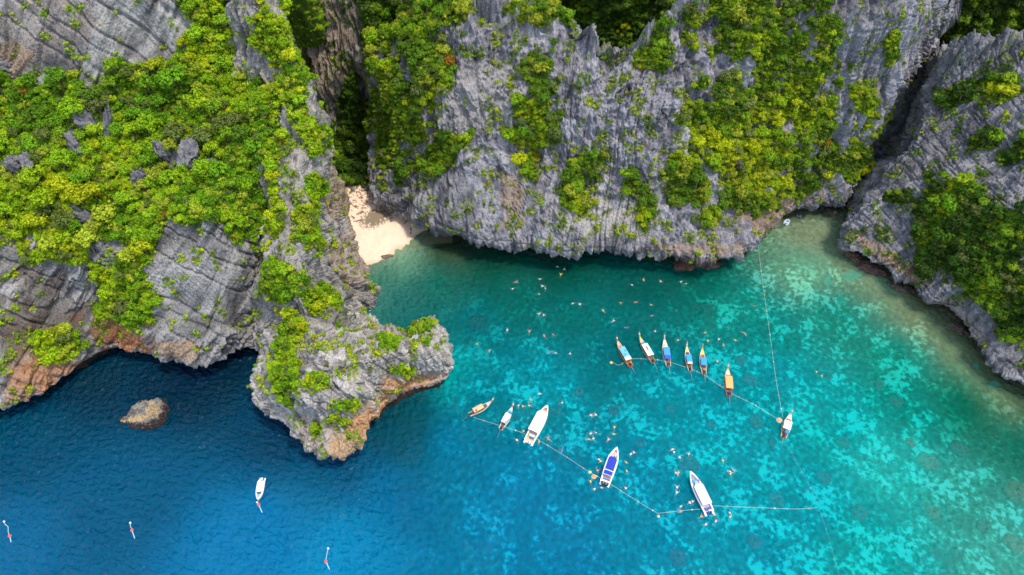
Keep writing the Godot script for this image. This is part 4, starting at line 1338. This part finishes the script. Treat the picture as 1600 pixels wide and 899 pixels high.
	long_tail({"bow": Vector2(1235, 648), "stern": Vector2(1224, 684), "L": 8.2, "W": 2.4, "hull": Color(0.4, 0.3, 0.22), "rail": pale, "fore": Color(0.74, 0.6, 0.42), "post": Color(0.3, 0.16, 0.1), "roof": [[-0.22, 0.13, white, 0.86, "white roof"]],
		"cargo": [["bag", 0.2, 0.95, 0.2, Vector3(0.7, 0.3, 0.4), red], ["bag", 0.2, 0.95, -0.22, Vector3(0.4, 0.3, 0.4), Color(0.1, 0.1, 0.05)], ["crate", 0.21, 0.95, -0.02, Vector3(0.4, 0.3, 0.4), Color(0.5, 0.5, 0.15)], ["umbrella", -0.3, 1.7, 0.14, Vector3(1.0, 0.2, 1.0), Color(0.02, 0.2, 0.75)], ["locker", -0.29, 1.2, -0.25, Vector3(0.8, 0.4, 0.5), Color(0.06, 0.05, 0.05)]],
		"label": "cream longtail boat with white roof and blue stern umbrella, far right", "mark": "the cream longtail boat"})
	long_tail({"bow": Vector2(768, 629), "stern": Vector2(734, 649), "L": 7.6, "W": 1.9, "hull": Color(0.45, 0.36, 0.3), "rail": Color(0.66, 0.58, 0.5), "fore": Color(0.6, 0.5, 0.45), "post": Color(0.5, 0.4, 0.35), "roof": [[-0.32, 0.1, Color(0.70, 0.42, 0.22), 0.84, "tan roof"]],
		"cargo": [["net", 0.2, 0.8, 0, Vector3(1.8, 0.2, 1.0), Color(0.10, 0.07, 0.06)], ["bag", -0.22, 2.1, 0.24, Vector3(0.5, 0.2, 0.5), Color(0.22, 0.05, 0.04)], ["bag", -0.26, 2.1, -0.05, Vector3(0.3, 0.2, 0.3), Color(0.45, 0.45, 0.5)]],
		"label": "weathered wooden longtail boat with tan roof near the rock point", "mark": "the tan-roofed longtail boat"})
	long_tail({"bow": Vector2(801, 637), "stern": Vector2(782, 672), "L": 7.6, "W": 1.9, "hull": Color(0.6, 0.56, 0.5), "rail": white, "fore": Color(0.72, 0.62, 0.46), "post": wood, "roof": [[-0.14, 0.15, white, 0.88, "white roof"], [-0.28, -0.15, Color(0.7, 0.72, 0.76), 0.86, "grey rear roof"]],
		"cargo": [["tarpaulin", 0.23, 1.0, 0.05, Vector3(0.9, 0.35, 1.2), Color(0.01, 0.16, 0.6)], ["tarpaulin", 0.31, 1.1, 0.0, Vector3(0.5, 0.3, 0.8), Color(0.02, 0.42, 0.35)], ["cover", -0.24, 2.05, 0.3, Vector3(0.9, 0.1, 0.4), Color(0.15, 0.35, 0.65)], ["fuel_tank", -0.42, 0.8, 0.2, Vector3(0.6, 0.5, 0.6), red]],
		"label": "small white longtail boat with blue and green covers at the bow", "mark": "the small white longtail boat"})
	speedboat({"bow": Vector2(856, 634), "stern": Vector2(826, 692), "L": 12.4, "W": 3.3, "deck": Color(0.55, 0.42, 0.33), "roof": [[-0.28, 0.26, Color(0.83, 0.83, 0.83), 0.97, true, 2.5, "roof", 0.3, "plain white roof"]], "posts": [-0.26, 0.0, 0.2], "screen": 0.24,
		"cargo": [["cushion", 0.31, 1.05, 0.0, Vector3(1.0, 0.25, 1.5), Color(0.6, 0.42, 0.36)], ["cushion", 0.37, 1.1, 0.0, Vector3(0.6, 0.25, 0.9), Color(0.55, 0.2, 0.1)], ["bench", -0.34, 0.8, 0.0, Vector3(0.7, 0.5, 1.6), Color(0.7, 0.7, 0.72)], ["locker", -0.39, 0.9, 0.05, Vector3(0.5, 0.3, 1.2), Color(0.02, 0.14, 0.2)], ["side_seat", -0.36, 0.75, -0.36, Vector3(1.6, 0.4, 0.4), Color(0.5, 0.28, 0.16)], ["side_seat", -0.36, 0.75, 0.36, Vector3(1.6, 0.4, 0.4), Color(0.5, 0.28, 0.16)], ["stern_step", -0.47, 0.6, 0, Vector3(0.6, 0.3, 2.4), Color(0.7, 0.42, 0.25)]],
		"label": "long speedboat with plain white roof and brown stern, moored on the line", "mark": "the long white speedboat"})
	speedboat({"bow": Vector2(964, 700), "stern": Vector2(945, 756), "L": 10.9, "W": 3.1, "deck": Color(0.62, 0.45, 0.40), "motors": 3, "cowl": Color(0.03, 0.03, 0.035),
		"roof": [[-0.34, 0.17, Color(0.8, 0.8, 0.8), 0.9, false, 2.3, "roof_frame", 0.3, "white roof frame"], [-0.2, 0.165, Color(0.008, 0.03, 0.36), 0.76, true, 2.42, "roof_cover", 0.7, "dark blue front cover"], [-0.33, -0.225, Color(0.008, 0.03, 0.36), 0.76, false, 2.42, "roof_cover", 0.7, "dark blue rear cover"]], "posts": [-0.33, -0.05, 0.14], "screen": 0.19,
		"cargo": [["cushion", 0.24, 1.05, -0.12, Vector3(1.0, 0.25, 0.8), Color(0.75, 0.42, 0.36)], ["cushion", 0.29, 1.1, 0.1, Vector3(1.3, 0.25, 0.7), Color(0.62, 0.48, 0.46)], ["bag", 0.25, 1.3, 0.06, Vector3(0.4, 0.25, 0.35), Color(0.2, 0.45, 0.7)], ["bench", -0.40, 0.85, 0.0, Vector3(0.5, 0.4, 1.8), Color(0.1, 0.12, 0.4)], ["stern_seat", -0.45, 0.8, 0, Vector3(0.5, 0.4, 2.2), Color(0.8, 0.78, 0.78)]],
		"label": "white speedboat with dark blue roof covers and pink bow cushions", "mark": "the dark-blue-roofed speedboat"})
	speedboat({"bow": Vector2(1080, 741), "stern": Vector2(1106, 798), "L": 11.4, "W": 3.1, "deck": Color(0.42, 0.36, 0.48), "motors": 2, "cowl": Color(0.03, 0.05, 0.3),
		"roof": [[-0.36, 0.14, Color(0.84, 0.83, 0.81), 0.84, true, 2.4, "roof", 0.3, "rounded cream white roof"]], "posts": [-0.34, -0.08, 0.1], "screen": 0.16,
		"cargo": [["cushion", 0.21, 1.0, 0.08, Vector3(1.0, 0.2, 1.0), Color(0.2, 0.48, 0.75)], ["cushion", 0.27, 1.05, -0.08, Vector3(0.8, 0.2, 0.8), Color(0.05, 0.30, 0.65)], ["bag", 0.35, 1.2, 0.0, Vector3(0.4, 0.2, 0.5), Color(0.3, 0.3, 0.42)], ["ring_buoy", 0.24, 1.35, 0.36, Vector3(0.5, 0.2, 0.5), Color(0.8, 0.12, 0.1)], ["bench", -0.42, 0.8, 0.0, Vector3(0.6, 0.4, 1.8), Color(0.06, 0.08, 0.35)], ["stern_step", -0.47, 0.65, 0.2, Vector3(0.6, 0.3, 1.2), Color(0.7, 0.6, 0.45)]],
		"label": "white speedboat with rounded roof and light blue bow seats, lowest right", "mark": "the lowest right speedboat"})
	speedboat({"bow": Vector2(403, 783), "stern": Vector2(410, 751), "L": 5.6, "W": 1.9, "deck": Color(0.5, 0.5, 0.52), "motors": 1,
		"roof": [[-0.36, 0.16, Color(0.84, 0.83, 0.8), 0.78, true, 2.0, "roof", 0.3]], "posts": [-0.32, 0.08], "screen": 0.2,
		"cargo": [["cushion", 0.24, 0.95, 0.06, Vector3(0.8, 0.2, 0.8), Color(0.15, 0.42, 0.7)], ["cushion", 0.3, 1.0, -0.12, Vector3(0.5, 0.2, 0.4), Color(0.6, 0.4, 0.4)]],
		"label": "small white motorboat alone on the dark blue water at lower left", "mark": "the small white motorboat"})
	# the inflatable by the cave
	var d := base("dinghy", sight(1229, 348, 0.1), 0.9)
	d.scale = Vector3.ONE * 0.8
	tag(d, "white and blue inflatable dinghy by the dark cave in the cove", "dinghy")
	marks.append(["the inflatable dinghy", d.position])
	var rows := []
	for i in 15:
		var a := lerpf(-2.6, 2.6, i / 14.0)
		rows.append(Vector3(cos(a) * 1.9, 0.25, sin(a) * 0.85))
	obj("tube", rod(rows, 0.28, 0.28, 10), paint(Color(0.55, 0.58, 0.66), 0.5), d)
	obj("floor", boxes([[Vector3(-0.1, 0.12, 0), Vector3(3.0, 0.1, 1.4)]]), paint(Color(0.12, 0.3, 0.55), 0.6), d)
	obj("seat", boxes([[Vector3(-0.3, 0.35, 0), Vector3(0.4, 0.1, 1.4)]]), paint(Color(0.8, 0.8, 0.8), 0.6), d)
	obj("outboard_motor", boxes([[Vector3(-1.7, 0.6, 0), Vector3(0.4, 0.5, 0.3), 0.1]]), paint(Color(0.1, 0.1, 0.11), 0.4), d)

# ------------------------------------------------------------------ ropes and buoys
func ball(r: float, squash := 1.0) -> ArrayMesh:
	var st := SurfaceTool.new()
	var m := SphereMesh.new()
	m.radius = r; m.height = 2.0 * r * squash
	m.radial_segments = 14; m.rings = 8
	st.append_from(m, 0, Transform3D())
	return st.commit()

func float_line(label: String, pts: Array, gap: float, lie := 0.12) -> void:
	var p := []
	for i in range(0, pts.size(), 2): p.append(sight(pts[i], pts[i + 1], 0.0) + Vector3(0, lie, 0))
	var o := base("float_line", p[0])
	tag(o, label, "rope", "swim lines across the bay")
	var fine := []
	for i in p.size() - 1:
		for k in 8:
			var t := k / 8.0
			var q: Vector3 = p[i].cubic_interpolate(p[i + 1], p[maxi(i - 1, 0)], p[mini(i + 2, p.size() - 1)], t)
			fine.append(q - p[0])
	fine.append(p[-1] - p[0])
	obj("rope", rod(fine, 0.038, 0.038, 5), paint(Color(0.48, 0.55, 0.53), 0.8), o)
	var run := 0.0
	var next := gap * 0.6
	var n := 0
	for i in fine.size() - 1:
		var d: float = fine[i].distance_to(fine[i + 1])
		while next < run + d:
			var q: Vector3 = fine[i].lerp(fine[i + 1], (next - run) / d)
			var f := obj("float", M.bead, [M.float_orange, M.float_orange, M.float_white, M.float_orange, M.float_yellow][n % 5], o)
			f.position = q + Vector3(0, 0.05, 0)
			next += gap * [1.0, 0.8, 1.3, 0.6, 1.2][n % 5]
			n += 1
		run += d

func lines() -> void:
	M.bead = ball(0.18, 1.0)
	M.float_orange = paint(Color(0.75, 0.25, 0.06), 0.5)
	M.float_white = paint(Color(0.8, 0.72, 0.66), 0.5)
	M.float_yellow = paint(Color(0.75, 0.5, 0.06), 0.5)
	float_line("float line from the wooden longtail boat past the white speedboat to the blue-roofed one", [740, 653, 782, 666, 822, 679, 846, 691, 884, 714, 922, 739, 947, 752], 5.0)
	float_line("float line from the blue-roofed speedboat to the corner float", [954, 757, 990, 780, 1028, 803], 5.0)
	float_line("float line from the corner float to the lowest right speedboat", [1028, 803, 1062, 799, 1096, 796], 3.6)
	float_line("float line running right from the lowest right speedboat", [1112, 791, 1165, 793, 1240, 796, 1276, 794], 6.5)
	float_line("thin float line along the sterns of the upper row of longtail boats", [955, 565, 968, 571, 984, 562, 1016, 562, 1044, 566, 1078, 577, 1102, 588, 1141, 614, 1180, 634, 1216, 656], 6.0)
	float_line("long float line from the cove mouth down to the cream longtail boat", [1184, 380, 1190, 430, 1197, 480, 1204, 530, 1212, 590, 1219, 630, 1223, 652], 5.0)
	float_line("slack float line below the cream longtail boat, reaching the lower edge", [1228, 690, 1246, 722, 1262, 752, 1275, 780, 1286, 810, 1297, 845, 1308, 885, 1316, 915], 5.5, -0.25)
	# mooring buoys: red ball, rope ends
	for b in [[15, 838, [7, 816, 8, 820, 13, 824, 13, 832], "red mooring buoy at the lower left edge with a bent rope end"], [206, 829, [204, 818, 204, 823, 206, 828], "red mooring buoy alone on the dark blue water, left of the motorboat"],
		[509, 878, [513, 858, 511, 866, 510, 872], "red mooring buoy nearest the lower edge"], [404, 789, [402, 786, 403, 787], "red mooring buoy at the bow of the small white motorboat"]]:
		var at := sight(b[0], b[1], 0.0)
		var o := base("mooring_buoy", at)
		tag(o, b[3], "buoy", "red mooring buoys")
		obj("ball", ball(0.42), paint(Color(0.75, 0.09, 0.10), 0.4), o)
		var pts := []
		for i in range(0, b[2].size(), 2): pts.append(sight(b[2][i], b[2][i + 1], 0.0) - at + Vector3(0, 0.2, 0))
		pts.append(Vector3(0, 0.3, 0))
		obj("rope", rod(pts, 0.07), paint(Color(0.42, 0.58, 0.60), 0.8), o)
		obj("anchor_rope", rod([Vector3(0, 0.1, 0), Vector3(1.3, -0.05, 2.0), Vector3(2.3, -1.5, 3.6), Vector3(3.0, -4.0, 5.0)], 0.1), paint(Color(0.4, 0.6, 0.65), 0.8), o)
		obj("small_float", ball(0.26), M.float_white, o).position = pts[0] + Vector3(0, 0.1, 0)
	# loose floats
	for b in [[928, 745, 0.6, Color(0.75, 0.3, 0.08), "large orange float tied to the line beside the blue-roofed speedboat"], [922, 738, 0.38, Color(0.7, 0.55, 0.03), "yellow float just above the large orange one on the line"], [1218, 657, 0.75, Color(0.72, 0.36, 0.16), "orange tan float at the side of the cream longtail boat"],
		[955, 567, 0.45, Color(0.75, 0.5, 0.06), "yellow float at the left end of the upper line"], [1029, 807, 0.35, Color(0.75, 0.45, 0.1), "orange corner float where two lines meet"]]:
		var o := base("float_buoy", sight(b[0], b[1], 0.0))
		tag(o, b[4], "float")
		obj("ball", ball(b[2], 0.8), paint(b[3], 0.5), o)
		var rg := TorusMesh.new()
		rg.inner_radius = b[2] * 0.9; rg.outer_radius = b[2] * 1.08; rg.rings = 20; rg.ring_segments = 8
		obj("band", rg, paint(Color(0.8, 0.8, 0.78), 0.6), o)
		obj("eye", rod([Vector3(0, b[2] * 0.7, 0), Vector3(0, b[2] * 0.95, 0)], b[2] * 0.12), paint(Color(0.3, 0.3, 0.3), 0.5), o)

# ------------------------------------------------------------------ people
func body(bones: Array, cell: float) -> ArrayMesh:
	# one continuous skin round tapered bones [a, b, radius a, radius b]: surface nets of their smooth union
	var lo := Vector3.ONE * 1e9
	var hi := -lo
	for b in bones:
		for k in 2:
			var r: float = b[2 + k] + 0.07
			lo = lo.min(b[k] - Vector3.ONE * r)
			hi = hi.max(b[k] + Vector3.ONE * r)
	var n := Vector3i(((hi - lo) / cell).ceil()) + Vector3i.ONE
	var f := PackedFloat32Array()
	f.resize(n.x * n.y * n.z)
	var q := 0
	for z in n.z:
		for y in n.y:
			for x in n.x:
				var p := lo + Vector3(x, y, z) * cell
				var d := 9.0
				for b in bones:
					var ab: Vector3 = b[1] - b[0]
					var t := clampf((p - b[0]).dot(ab) / maxf(ab.length_squared(), 1e-6), 0.0, 1.0)
					var e: float = (p - b[0] - ab * t).length() - lerpf(b[2], b[3], t)
					var h := maxf(0.05 - absf(d - e), 0.0) / 0.05
					d = minf(d, e) - h * h * 0.05 * 0.25
				f[q] = d
				q += 1
	var id := {}
	var v := PackedVector3Array()
	var idx := PackedInt32Array()
	var sx := 1; var sy := n.x; var sz := n.x * n.y
	for z in n.z - 1:
		for y in n.y - 1:
			for x in n.x - 1:
				var o := x + y * sy + z * sz
				var acc := Vector3.ZERO
				var cnt := 0
				for e in [[0, 0, 0, 1, 0, 0], [0, 1, 0, 1, 1, 0], [0, 0, 1, 1, 0, 1], [0, 1, 1, 1, 1, 1], [0, 0, 0, 0, 1, 0], [1, 0, 0, 1, 1, 0], [0, 0, 1, 0, 1, 1], [1, 0, 1, 1, 1, 1], [0, 0, 0, 0, 0, 1], [1, 0, 0, 1, 0, 1], [0, 1, 0, 0, 1, 1], [1, 1, 0, 1, 1, 1]]:
					var a := f[o + e[0] * sx + e[1] * sy + e[2] * sz]
					var b := f[o + e[3] * sx + e[4] * sy + e[5] * sz]
					if (a < 0.0) != (b < 0.0):
						var t := a / (a - b)
						acc += Vector3(e[0], e[1], e[2]).lerp(Vector3(e[3], e[4], e[5]), t)
						cnt += 1
				if cnt:
					id[o] = v.size()
					v.append(lo + (Vector3(x, y, z) + acc / cnt) * cell)
	for o in id:
		for ax in [[sx, sy, sz], [sy, sz, sx], [sz, sx, sy]]:
			var a := f[o]
			var b := f[o + ax[0]]
			if (a < 0.0) == (b < 0.0): continue
			var q1 = id.get(o); var q2 = id.get(o - ax[1]); var q3 = id.get(o - ax[1] - ax[2]); var q4 = id.get(o - ax[2])
			if q2 == null or q3 == null or q4 == null: continue
			if a < 0.0: idx.append_array(PackedInt32Array([q1, q3, q2, q1, q4, q3]))
			else: idx.append_array(PackedInt32Array([q1, q2, q3, q1, q3, q4]))
	var st := SurfaceTool.new()
	st.begin(Mesh.PRIMITIVE_TRIANGLES)
	for p in v:
		st.set_smooth_group(0)
		st.add_vertex(p)
	for i in idx: st.add_index(i)
	st.generate_normals()
	return st.commit()

func hand_bones(w: Vector3, dir: Vector3, side: Vector3) -> Array:
	var r := []
	var palm := w + dir * 0.09
	r.append([w, palm, 0.03, 0.036])
	for k in 4:
		var s := side * (0.03 * (k - 1.5))
		var l: float = [0.075, 0.09, 0.085, 0.065][k]
		r.append([palm + s, palm + s * 1.25 + dir * l, 0.013, 0.009])
	r.append([w + dir * 0.03 + side * -0.03, w + dir * 0.08 + side * -0.085, 0.014, 0.011])
	return r

# poses lie along x with the head at +x, face down unless said otherwise
func pose_bones(k: int) -> Array:
	var b := [[Vector3(0.62, 0.0, 0), Vector3(0.72, 0.02, 0), 0.095, 0.10], [Vector3(0.42, 0, 0), Vector3(0.58, 0, 0), 0.065, 0.055], [Vector3(0.74, -0.09, 0), Vector3(0.75, -0.11, 0), 0.02, 0.014],
		[Vector3(0.66, 0.0, -0.095), Vector3(0.67, 0.0, -0.105), 0.02, 0.015], [Vector3(0.66, 0.0, 0.095), Vector3(0.67, 0.0, 0.105), 0.02, 0.015],
		[Vector3(0.34, 0, -0.13), Vector3(0.34, 0, 0.13), 0.10, 0.10], [Vector3(0.34, 0, -0.05), Vector3(0.0, 0, -0.05), 0.12, 0.10], [Vector3(0.34, 0, 0.05), Vector3(0.0, 0, 0.05), 0.12, 0.10], [Vector3(0.0, 0, -0.06), Vector3(-0.14, 0, -0.07), 0.10, 0.11], [Vector3(0.0, 0, 0.06), Vector3(-0.14, 0, 0.07), 0.10, 0.11]]
	var arms: Array = [
		[[Vector3(0.52, -0.02, 0.42), Vector3(0.78, 0.0, 0.50)], [Vector3(0.52, -0.02, -0.42), Vector3(0.78, 0.0, -0.50)]],
		[[Vector3(0.62, 0.0, 0.30), Vector3(0.90, 0.02, 0.22)], [Vector3(0.12, -0.05, -0.30), Vector3(-0.12, -0.02, -0.34)]],
		[[Vector3(0.30, 0.0, 0.50), Vector3(0.34, 0.02, 0.78)], [Vector3(0.30, 0.0, -0.50), Vector3(0.34, 0.02, -0.78)]],
		[[Vector3(0.08, -0.05, 0.32), Vector3(-0.16, -0.05, 0.38)], [Vector3(0.60, 0.0, -0.30), Vector3(0.86, 0.0, -0.38)]]][k % 4]
	var legs: Array = [
		[[Vector3(-0.58, -0.02, 0.13), Vector3(-0.98, 0.0, 0.16)], [Vector3(-0.58, -0.02, -0.13), Vector3(-0.98, 0.0, -0.16)]],
		[[Vector3(-0.56, 0.04, 0.10), Vector3(-0.98, -0.04, 0.10)], [Vector3(-0.56, -0.08, -0.10), Vector3(-0.95, 0.04, -0.13)]],
		[[Vector3(-0.50, -0.02, 0.26), Vector3(-0.86, 0.0, 0.42)], [Vector3(-0.50, -0.02, -0.26), Vector3(-0.86, 0.0, -0.42)]],
		[[Vector3(-0.46, -0.06, 0.24), Vector3(-0.80, 0.0, 0.12)], [Vector3(-0.58, 0.0, -0.10), Vector3(-0.99, 0.0, -0.12)]]][k % 4]
	for s in 2:
		var z := 1.0 if s == 0 else -1.0
		var el: Vector3 = arms[s][0]
		var wr: Vector3 = arms[s][1]
		b.append([Vector3(0.38, 0, 0.17 * z), el, 0.058, 0.045])
		b.append([el, wr, 0.044, 0.030])
		var dir := (wr - el).normalized()
		b.append_array(hand_bones(wr, dir, dir.cross(Vector3.UP).normalized() * z))
		var kn: Vector3 = legs[s][0]
		var an: Vector3 = legs[s][1]
		b.append([Vector3(-0.16, 0, 0.09 * z), kn, 0.088, 0.058])
		b.append([kn, an, 0.058, 0.036])
		b.append([an, an + Vector3(-0.16, -0.05, 0.02 * z), 0.038, 0.026])
	return b

func shell(bones: Array, grow: float, cell: float) -> ArrayMesh:
	var r := []
	for b in bones: r.append([b[0], b[1], b[2] + grow, b[3] + grow])
	return body(r, cell)

func swimmers() -> void:
	var bodies := []
	var vests := []
	var caps := []
	var trunks := []
	for k in 4:
		var b := pose_bones(k)
		bodies.append(body(b, 0.04))
		vests.append(shell([b[5], b[6], b[7]], 0.05, 0.05))
		trunks.append(shell([b[8], b[9], [b[8][1], b[8][1].lerp(b[-1][0], 0.2), 0.1, 0.08]], 0.018, 0.05))
		caps.append(shell([[Vector3(0.64, 0.025, 0), Vector3(0.73, 0.045, 0), 0.095, 0.09]], 0.01, 0.035))
	var skin := [paint(Color(0.62, 0.40, 0.29), 0.6), paint(Color(0.45, 0.26, 0.17), 0.6), paint(Color(0.70, 0.50, 0.39), 0.6)]
	var hair := [paint(Color(0.03, 0.02, 0.015), 0.6), paint(Color(0.12, 0.06, 0.03), 0.6), paint(Color(0.4, 0.28, 0.12), 0.6)]
	var kit := {"orange": [paint(Color(0.80, 0.24, 0.03), 0.7), "orange life vest"], "yellow": [paint(Color(0.66, 0.47, 0.07), 0.7), "yellow life vest"], "white": [paint(Color(0.6, 0.6, 0.6), 0.7), "white shirt"],
		"red": [paint(Color(0.72, 0.08, 0.06), 0.7), "red shirt"], "blue": [paint(Color(0.05, 0.16, 0.5), 0.7), "blue shirt"], "pink": [paint(Color(0.75, 0.42, 0.42), 0.7), "pink shirt"], "bare": [null, "bare back"]}
	var dark := paint(Color(0.03, 0.03, 0.05), 0.7)
	var trunk_mats := [dark, paint(Color(0.05, 0.1, 0.35), 0.7), paint(Color(0.5, 0.05, 0.05), 0.7), paint(Color(0.08, 0.25, 0.2), 0.7)]
	# sighted places with the clothing seen there
	var seen := "872 417 white,882 420 white,876 430 yellow,843 436 pink,805 441 red,802 451 white,849 447 white,852 452 white,842 459 white,896 474 pink,907 475 white,987 445 white,969 473 orange,994 472 red,943 486 yellow,958 502 pink,980 512 blue,843 490 pink,849 493 pink,792 517 white,827 519 orange,851 526 orange,866 524 orange,746 539 yellow,765 548 orange,861 550 blue,867 552 white,891 552 white," + \
		"1006 437 yellow,1032 439 white,1065 440 white,1071 444 white,1017 476 yellow,1020 493 bare,1024 517 white,1101 520 orange,1059 531 yellow,1107 532 yellow,1123 531 white,1150 532 yellow,1163 521 red,1131 541 orange,1180 478 red,1121 564 pink,1277 581 yellow,1285 587 yellow," + \
		"842 616 white,828 626 orange,828 634 yellow,810 635 white,816 634 yellow,877 630 white,924 650 pink,932 649 white,960 669 yellow,958 678 yellow,924 677 white,933 677 pink,926 686 white,921 687 orange,950 688 pink,987 709 white,990 706 white,978 722 yellow,979 735 yellow,977 762 white,937 719 white,940 721 yellow,935 735 bare,930 764 white,939 762 pink,857 684 orange,859 688 bare,842 692 orange,818 673 yellow,808 689 white,877 703 blue,923 754 yellow,951 759 pink," + \
		"1050 703 white,1053 708 white,1075 709 pink,1063 716 white,1056 738 white,1061 738 yellow,1059 742 white,1058 763 white,1057 771 white,1082 785 pink,1079 787 white,1065 791 pink,1063 798 orange,1095 808 orange,1102 820 white,1118 816 pink,1118 805 yellow,1131 720 yellow,1142 742 yellow,1142 738 white,1141 809 yellow,1141 803 pink"
	var count := {}
	var all := []
	for row in seen.split(","):
		var w := row.split(" ")
		all.append([sight(float(w[0]), float(w[1]), 0.0), w[2]])
	rng.seed = 77
	var ord := ["nearest", "second nearest", "third nearest", "fourth nearest", "fifth nearest", "sixth nearest", "seventh nearest", "eighth nearest", "ninth nearest", "tenth nearest", "eleventh nearest", "twelfth nearest"]
	# who is nearest to which landmark, so that every label finds one person
	var rank := {}
	for a in all:
		var best := 1e9
		var who := ""
		for m in marks:
			var d: float = m[1].distance_to(a[0])
			if d < best: best = d; who = m[0]
		a.append(who); a.append(best)
		var key: String = who + a[1]
		if not rank.has(key): rank[key] = []
		rank[key].append(best)
	for k in rank: rank[k].sort()
	for i in all.size():
		var a: Array = all[i]
		var k := rng.randi_range(0, 3)
		var p: Vector3 = a[0]
		var o := base("person", p + Vector3(0, -0.06, 0), rng.randf() * TAU)
		o.rotation.z = rng.randf_range(0.06, 0.28)
		o.position.y += o.rotation.z * 0.15
		obj("body", bodies[k], skin[rng.randi_range(0, 2)], o)
		if kit[a[1]][0]: obj("vest" if "vest" in kit[a[1]][1] else "shirt", vests[k], kit[a[1]][0], o)
		obj("swim_trunks", trunks[k], trunk_mats[rng.randi_range(0, 3)], o)
		obj("hair", caps[k], hair[rng.randi_range(0, 2)], o)
		o.scale = Vector3.ONE * rng.randf_range(0.88, 1.0)
		var n: int = rank[a[2] + a[1]].find(a[3])
		tag(o, "swimmer with %s, face down, %s to %s" % [kit[a[1]][1], ord[n], a[2]], "person", "swimmers in the bay")
	# two people standing on the sand
	var stand := [[Vector3(0, 1.60, 0), Vector3(0, 1.68, 0), 0.095, 0.10], [Vector3(0, 1.40, 0), Vector3(0, 1.55, 0), 0.06, 0.055], [Vector3(0, 1.62, 0.09), Vector3(0, 1.61, 0.12), 0.02, 0.015], [Vector3(-0.14, 1.34, 0), Vector3(0.14, 1.34, 0), 0.09, 0.09],
		[Vector3(-0.05, 1.3, 0), Vector3(-0.05, 0.95, 0), 0.12, 0.10], [Vector3(0.05, 1.3, 0), Vector3(0.05, 0.95, 0), 0.12, 0.10]]
	var both := []
	for s in [-1.0, 1.0]:
		both.append([Vector3(0.07 * s, 0.93, 0), Vector3(0.09 * s, 0.8, 0), 0.11, 0.10])
		stand.append(both[-1])
		stand.append([Vector3(0.19 * s, 1.36, 0), Vector3(0.27 * s, 1.08, 0.02), 0.055, 0.044])
		stand.append([Vector3(0.27 * s, 1.08, 0.02), Vector3(0.28 * s, 0.84, 0.08), 0.043, 0.03])
		stand.append_array(hand_bones(Vector3(0.28 * s, 0.84, 0.08), Vector3(0, -0.97, 0.24), Vector3(0, 0.24, 0.97) * -1.0))
		stand.append([Vector3(0.09 * s, 0.85, 0), Vector3(0.11 * s, 0.47, 0.02), 0.09, 0.058])
		stand.append([Vector3(0.11 * s, 0.47, 0.02), Vector3(0.11 * s, 0.08, -0.02), 0.058, 0.036])
		stand.append([Vector3(0.11 * s, 0.05, -0.03), Vector3(0.12 * s, 0.04, 0.16), 0.042, 0.03])
	var bm := body(stand, 0.04)
	var sh := shell([stand[3], stand[4], stand[5]], 0.02, 0.05)
	var tr := shell(both, 0.02, 0.05)
	var cap := shell([[Vector3(0, 1.63, -0.02), Vector3(0, 1.70, -0.01), 0.095, 0.095]], 0.012, 0.035)
	for q in [[642.5, 362, dark, "person in dark clothes standing near the waterline, farther from the sea"], [642, 367, trunk_mats[1], "person in blue standing at the waterline of the small beach"]]:
		var at := sight(q[0], q[1], 0.4)
		var o := base("person", Vector3(at.x, maxf(sand_height(at.x, at.z), 0.0), at.z), 0.4)
		obj("body", bm, skin[1], o)
		obj("shirt", sh, q[2], o)
		obj("shorts", tr, dark, o)
		obj("hair", cap, hair[0], o)
		tag(o, q[3], "person", "people on the beach")

func _ready() -> void:
	camera_and_light()
	materials()
	seabed()
	sea_surface()
	beach()
	land()
	plants()
	plots.clear()
	boats()
	rocks()
	lines()
	swimmers()
